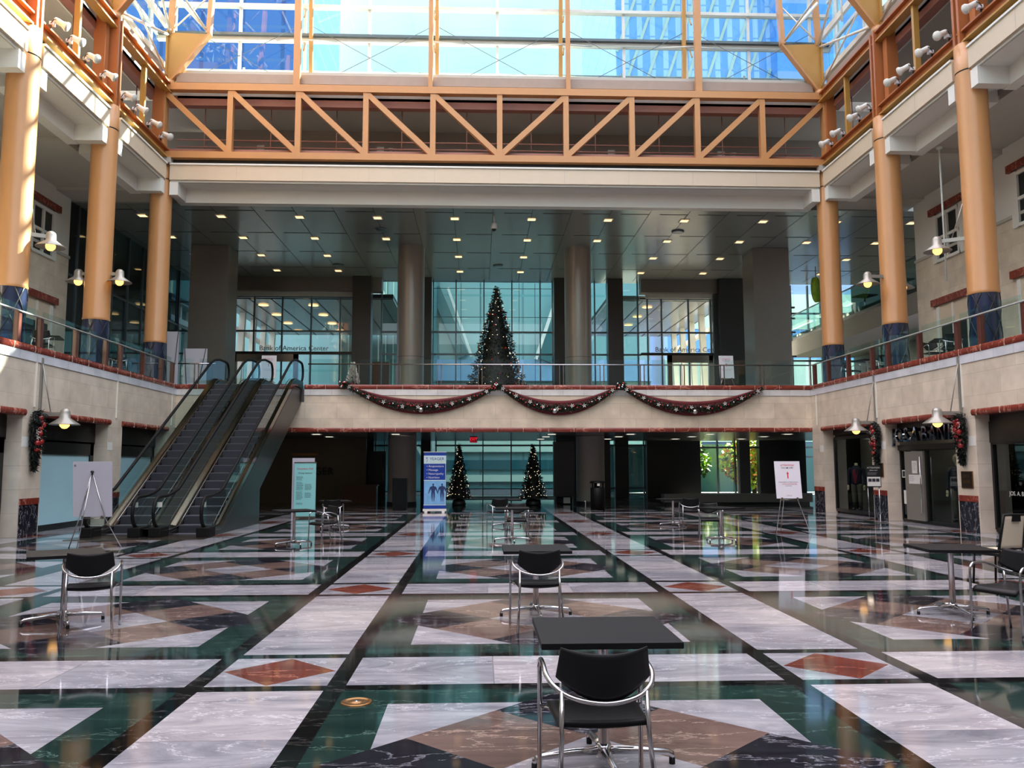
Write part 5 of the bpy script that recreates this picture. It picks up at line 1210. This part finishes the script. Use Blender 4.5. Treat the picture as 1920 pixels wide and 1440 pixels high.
# bunches where the swags meet
def bunch(label, x, z, seed):
    rr = random.Random(seed); t = thing('garland_bunch', label, 'garland', (x, YF-.2, z), 0, 'bunches between the swags')
    b = MB(); b.use('foliage2')
    for i in range(500): sprig(b, (rr.uniform(-.16,.16), rr.uniform(-.05,.05), rr.uniform(-.1,.1)), (rr.uniform(-1,1), rr.uniform(-1,.1), rr.uniform(-1,1)), rr.uniform(.05,.12), .012, rr)
    b.obj('fir_sprigs', parent=t)
    for i in range(7): o = MB().use('berry' if i % 2 else 'silver_ball').ball((0,0,0), .04, 10).obj('ornament', parent=t, loc=(rr.uniform(-.15,.15), -.1, rr.uniform(-.08,.12)))
bunch('berry and fir bunch between the left and middle swags', .62, 4.5, 11); bunch('berry and fir bunch between the middle and right swags', 5.12, 4.52, 12); bunch('small fir bunch at the left end of the left swag', -4.85, 4.55, 13)
# teardrop wall swags
def drop(label, x, y, z1, z0, sg, seed):
    rr = random.Random(seed); t = thing('teardrop_swag', label, 'wall greenery', (x, y, 0), 0, 'teardrop fir swags on the side walls')
    b = MB(); b.use('foliage')
    for i in range(1500):
        u = rr.random(); z_ = z1 + (z0-z1)*u; r_ = (.06 + .22*math.sin(PI*min(1, u*1.05+.08))**.8)*(1-u*.55)
        sprig(b, (sg*rr.uniform(.02,.2)*(1-u*.5), rr.uniform(-r_, r_), z_), (sg*rr.uniform(0,1), rr.uniform(-.8,.8), rr.uniform(-1.2,.3)), rr.uniform(.07,.16), .014, rr)
    b.obj('fir_sprigs', parent=t)
    rm = [MB().use('berry').ball((0,0,0), r_, 10).mesh('ornament') for r_ in (.035, .055, .075)]
    for i in range(16): u = rr.uniform(.1,.75); o = bpy.data.objects.new('ornament', rm[i % 3]); COL.objects.link(o); o.parent = t; o.location = (sg*(.2-.06*u), rr.uniform(-.16,.16)*(1-u*.6), z1+(z0-z1)*u)
    for i in range(4):
        fm = MB(); fm.use('white_flower'); 
        for k in range(5): a = 2*PI*k/5; fm.add([(0,0,0),(sg*.01,.05*math.cos(a-.35),.05*math.sin(a-.35)),(sg*.02,.09*math.cos(a),.09*math.sin(a)),(sg*.01,.05*math.cos(a+.35),.05*math.sin(a+.35))], [(0,1,2,3)])
        fm.obj('white_flower', parent=t, loc=(sg*.2, rr.uniform(-.18,.18), z1+(z0-z1)*rr.uniform(.1,.5)))
drop('teardrop fir swag with red balls on the left wall beside the bracket lamp', XL, 20.5, 3.0, 1.6, 1, 21)
drop('teardrop fir swag with red balls on the right wall, farther one', XR, 24.85, 2.95, 1.72, -1, 22)
drop('teardrop fir swag with red balls on the right wall, nearer one', XR, 20.38, 2.95, 1.72, -1, 23)
# poinsettia / small flocked tree behind the balustrade
t = thing('potted_plant', 'small pale flocked plant behind the far balustrade above the left swag', 'plant', (-4.75, 31.0, 4.45)); rr = random.Random(31); b = MB(); b.use('white_flower')
for i in range(500): u = rr.random(); a = rr.uniform(0, 2*PI); sprig(b, (.2*(1-u)*math.cos(a), .2*(1-u)*math.sin(a), .3+.75*u), (math.cos(a), math.sin(a), .6), .1, .03, rr)
b.obj('foliage', parent=t); MB().use('velvet').lathe([(.001,0),(.13,0),(.16,.3),(.001,.3)], n=16).obj('pot', parent=t)
t = thing('potted_plant', 'leafy green plant at the window right of the upper easel sign', 'plant', (14.25, 42.0, 4.45)); b = MB(); b.use('leaf')
for i in range(300): a = rr.uniform(0, 2*PI); sprig(b, (.2*math.cos(a), .2*math.sin(a), .4+rr.random()*.5), (math.cos(a)+rr.uniform(-.4,.4), math.sin(a), .7), .35, .06, rr)
b.obj('foliage', parent=t); MB().use('dark').lathe([(.001,0),(.2,0),(.26,.45),(.001,.45)], n=16).obj('pot', parent=t)

# ------------------------------------------------------------------ outside
def tower(name, label, parts):
    t = thing(name, label, 'building', (0,0,0))
    for nme, m, bx in parts: MB().use(m).box(*bx).obj(nme, parent=t)
    return t
tower('office_tower', 'dark blue glass tower seen through the left of the gable', [('glass_facade', 'tower_l', (-70, -21.2, 92, 120, 0, 90)), ('pale_flank', 'pale_fac', (-21.2, -20.9, 92, 93, 0, 90))])
t = tower('office_tower', 'pale blue finned glass tower seen through the right of the gable', [('finned_facade', 'tower_r', (15.5, 33.5, 90, 120, 0, 90)), ('panel_facade', 'tower_r2', (33.5, 45, 88, 118, 0, 80))])
b = MB(); b.use('pale_fac')
for k in range(-5, 9):
    xa = 16 + 2.3*k; za = 30 if xa > 15.6 else 30 + (15.6 - xa)*2.9; xa = max(xa, 15.6); xb = min(33.4, xa + (70-za)/2.9); b.bar((xa, 89.9, za), (xb, 89.9, za + (xb-xa)*2.9), .32, .1, up=(0,1,0))
b.obj('diagonal_braces', parent=t)
tower('office_tower', 'unseen tall slab tower added to keep the sun off the hall floor', [('facade', 'tower_l', (65, 150, 90, 93, 0, 190))])  # out of view, added only to shade the floor and left wall
t = thing('office_building', 'teal glass office block across the street behind the central glass wall', 'building', (0, 62, 0))
MB().use('teal_fac').box(-20, 13, 0, 20, 0, 21).obj('facade', parent=t)
MB().use('pale_fac').box(-20, 13, -.3, 0, 2.7, 4.4).box(-20, 13, -.3, 0, .5, 1.0).obj('spandrel', parent=t); MB().use('teal_band').box(-20, 13, -.25, 0, 1.4, 2.1).box(-20, 13, -.35, 0, 6.6, 7.6).obj('dark_band', parent=t); MB().use('blue_band').box(-9, 13, -.5, 0, 8.0, 9.6).obj('sky_bridge_band', parent=t)
b = MB(); b.use('teal_band').bar((-3.4, -.6, 15), (-1.2, -.6, 9.8), .8, .3, up=(0,1,0)).bar((7.4, -.6, 15.5), (4.9, -.6, 9.5), 1.2, .3, up=(0,1,0)); b.use('mull_l').bar((-2.4, -.7, 15), (-.6, -.7, 9.8), .2, .2, up=(0,1,0)).bar((6.2, -.7, 15.5), (4.2, -.7, 9.6), .25, .2, up=(0,1,0)); b.obj('diagonal_struts', parent=t)
t = thing('finned_building', 'pale finned building seen left of the left pillar through the tall glass', 'building', (0, 56, 0))
MB().use('teal_fac').box(-9.5, -3.2, 0, 5, 0, 22).obj('facade', parent=t); b = MB(); b.use('pale_fac')
for k in range(13): b.box(-9.4+.5*k, -9.35+.5*k, -.2, 0, 4, 21)
b.bar((-9.4, -.3, 20), (-3.4, -.3, 6), .2, .1, up=(0,1,0)).bar((-9.4, -.3, 12), (-3.6, -.3, 2), .2, .1, up=(0,1,0)); b.obj('fins', parent=t)
t = thing('residential_block', 'pale grey and blue block behind the bright slit right of the vestibule', 'building', (0, 75, 0))
MB().use('blue_band').box(17, 60, 0, 12, 0, 24).obj('facade', parent=t); MB().use('pale_fac').box(17, 60, -.4, 0, 9.0, 11.4).box(17, 60, -.4, 0, 14.2, 17.5).box(17,60,-.4,0,3.8,5.6).obj('pale_floors', parent=t); MB().use('tower_r2').box(17, 60, -.3, 0, 11.4, 14.2).box(17,60,-.3,0,5.6,9.0).obj('window_band', parent=t)
def broad(label, x, y, h, r, mats, seed, n=1500):
    rr = random.Random(seed); t = thing('street_tree', label, 'tree', (x, y, 0), 0, 'trees outside the lower windows')
    MB().use('bark').tube([(0,0,0),(.05,0,h*.45),(0,.1,h*.7)], [.14,.1,.06], 8).obj('trunk', parent=t)
    for j, m in enumerate(mats):
        b = MB(); b.use(m)
        for i in range(n // len(mats)):
            v = Vector((rr.gauss(0,1), rr.gauss(0,1), rr.gauss(0,1))).normalized() * r * rr.random()**.35
            sprig(b, (v.x, v.y, h*.55 + v.z*.85), (rr.uniform(-1,1), rr.uniform(-1,1), rr.uniform(-1,.4)), rr.uniform(.18,.34), .1, rr)
        b.obj('leaves', parent=t)
broad('bright green and orange street tree behind the narrow slit at right', 15.9, 47.6, 3.6, 1.9, ('leaf', 'leaf', 'leaf_or', 'leaf2'), 41, 2600)
broad('green street tree behind the right pane of the garden window', 12.3, 49.5, 3.6, 1.6, ('leaf2', 'leaf', 'leaf2'), 42, 1800)
b = MB(); b.use('teal_band').box(7, 30, 52, 52.5, 0, 3.0); tag(b.obj('garden_wall'), 'dark teal wall behind the street trees', 'wall')
# lamps inside the shops
for x_, y_, z_, e_ in ((13.0, 27.6, 2.9, 16), (13.15, 22.5, 2.9, 24), (13.15, 18.4, 2.9, 7)):
    l = bpy.data.lights.new('shop_lamp', 'POINT'); l.energy = e_; l.color = (1, .85, .65); l.shadow_soft_size = .12; o = bpy.data.objects.new('shop_lamp', l); COL.objects.link(o); o.location = (x_, y_, z_)
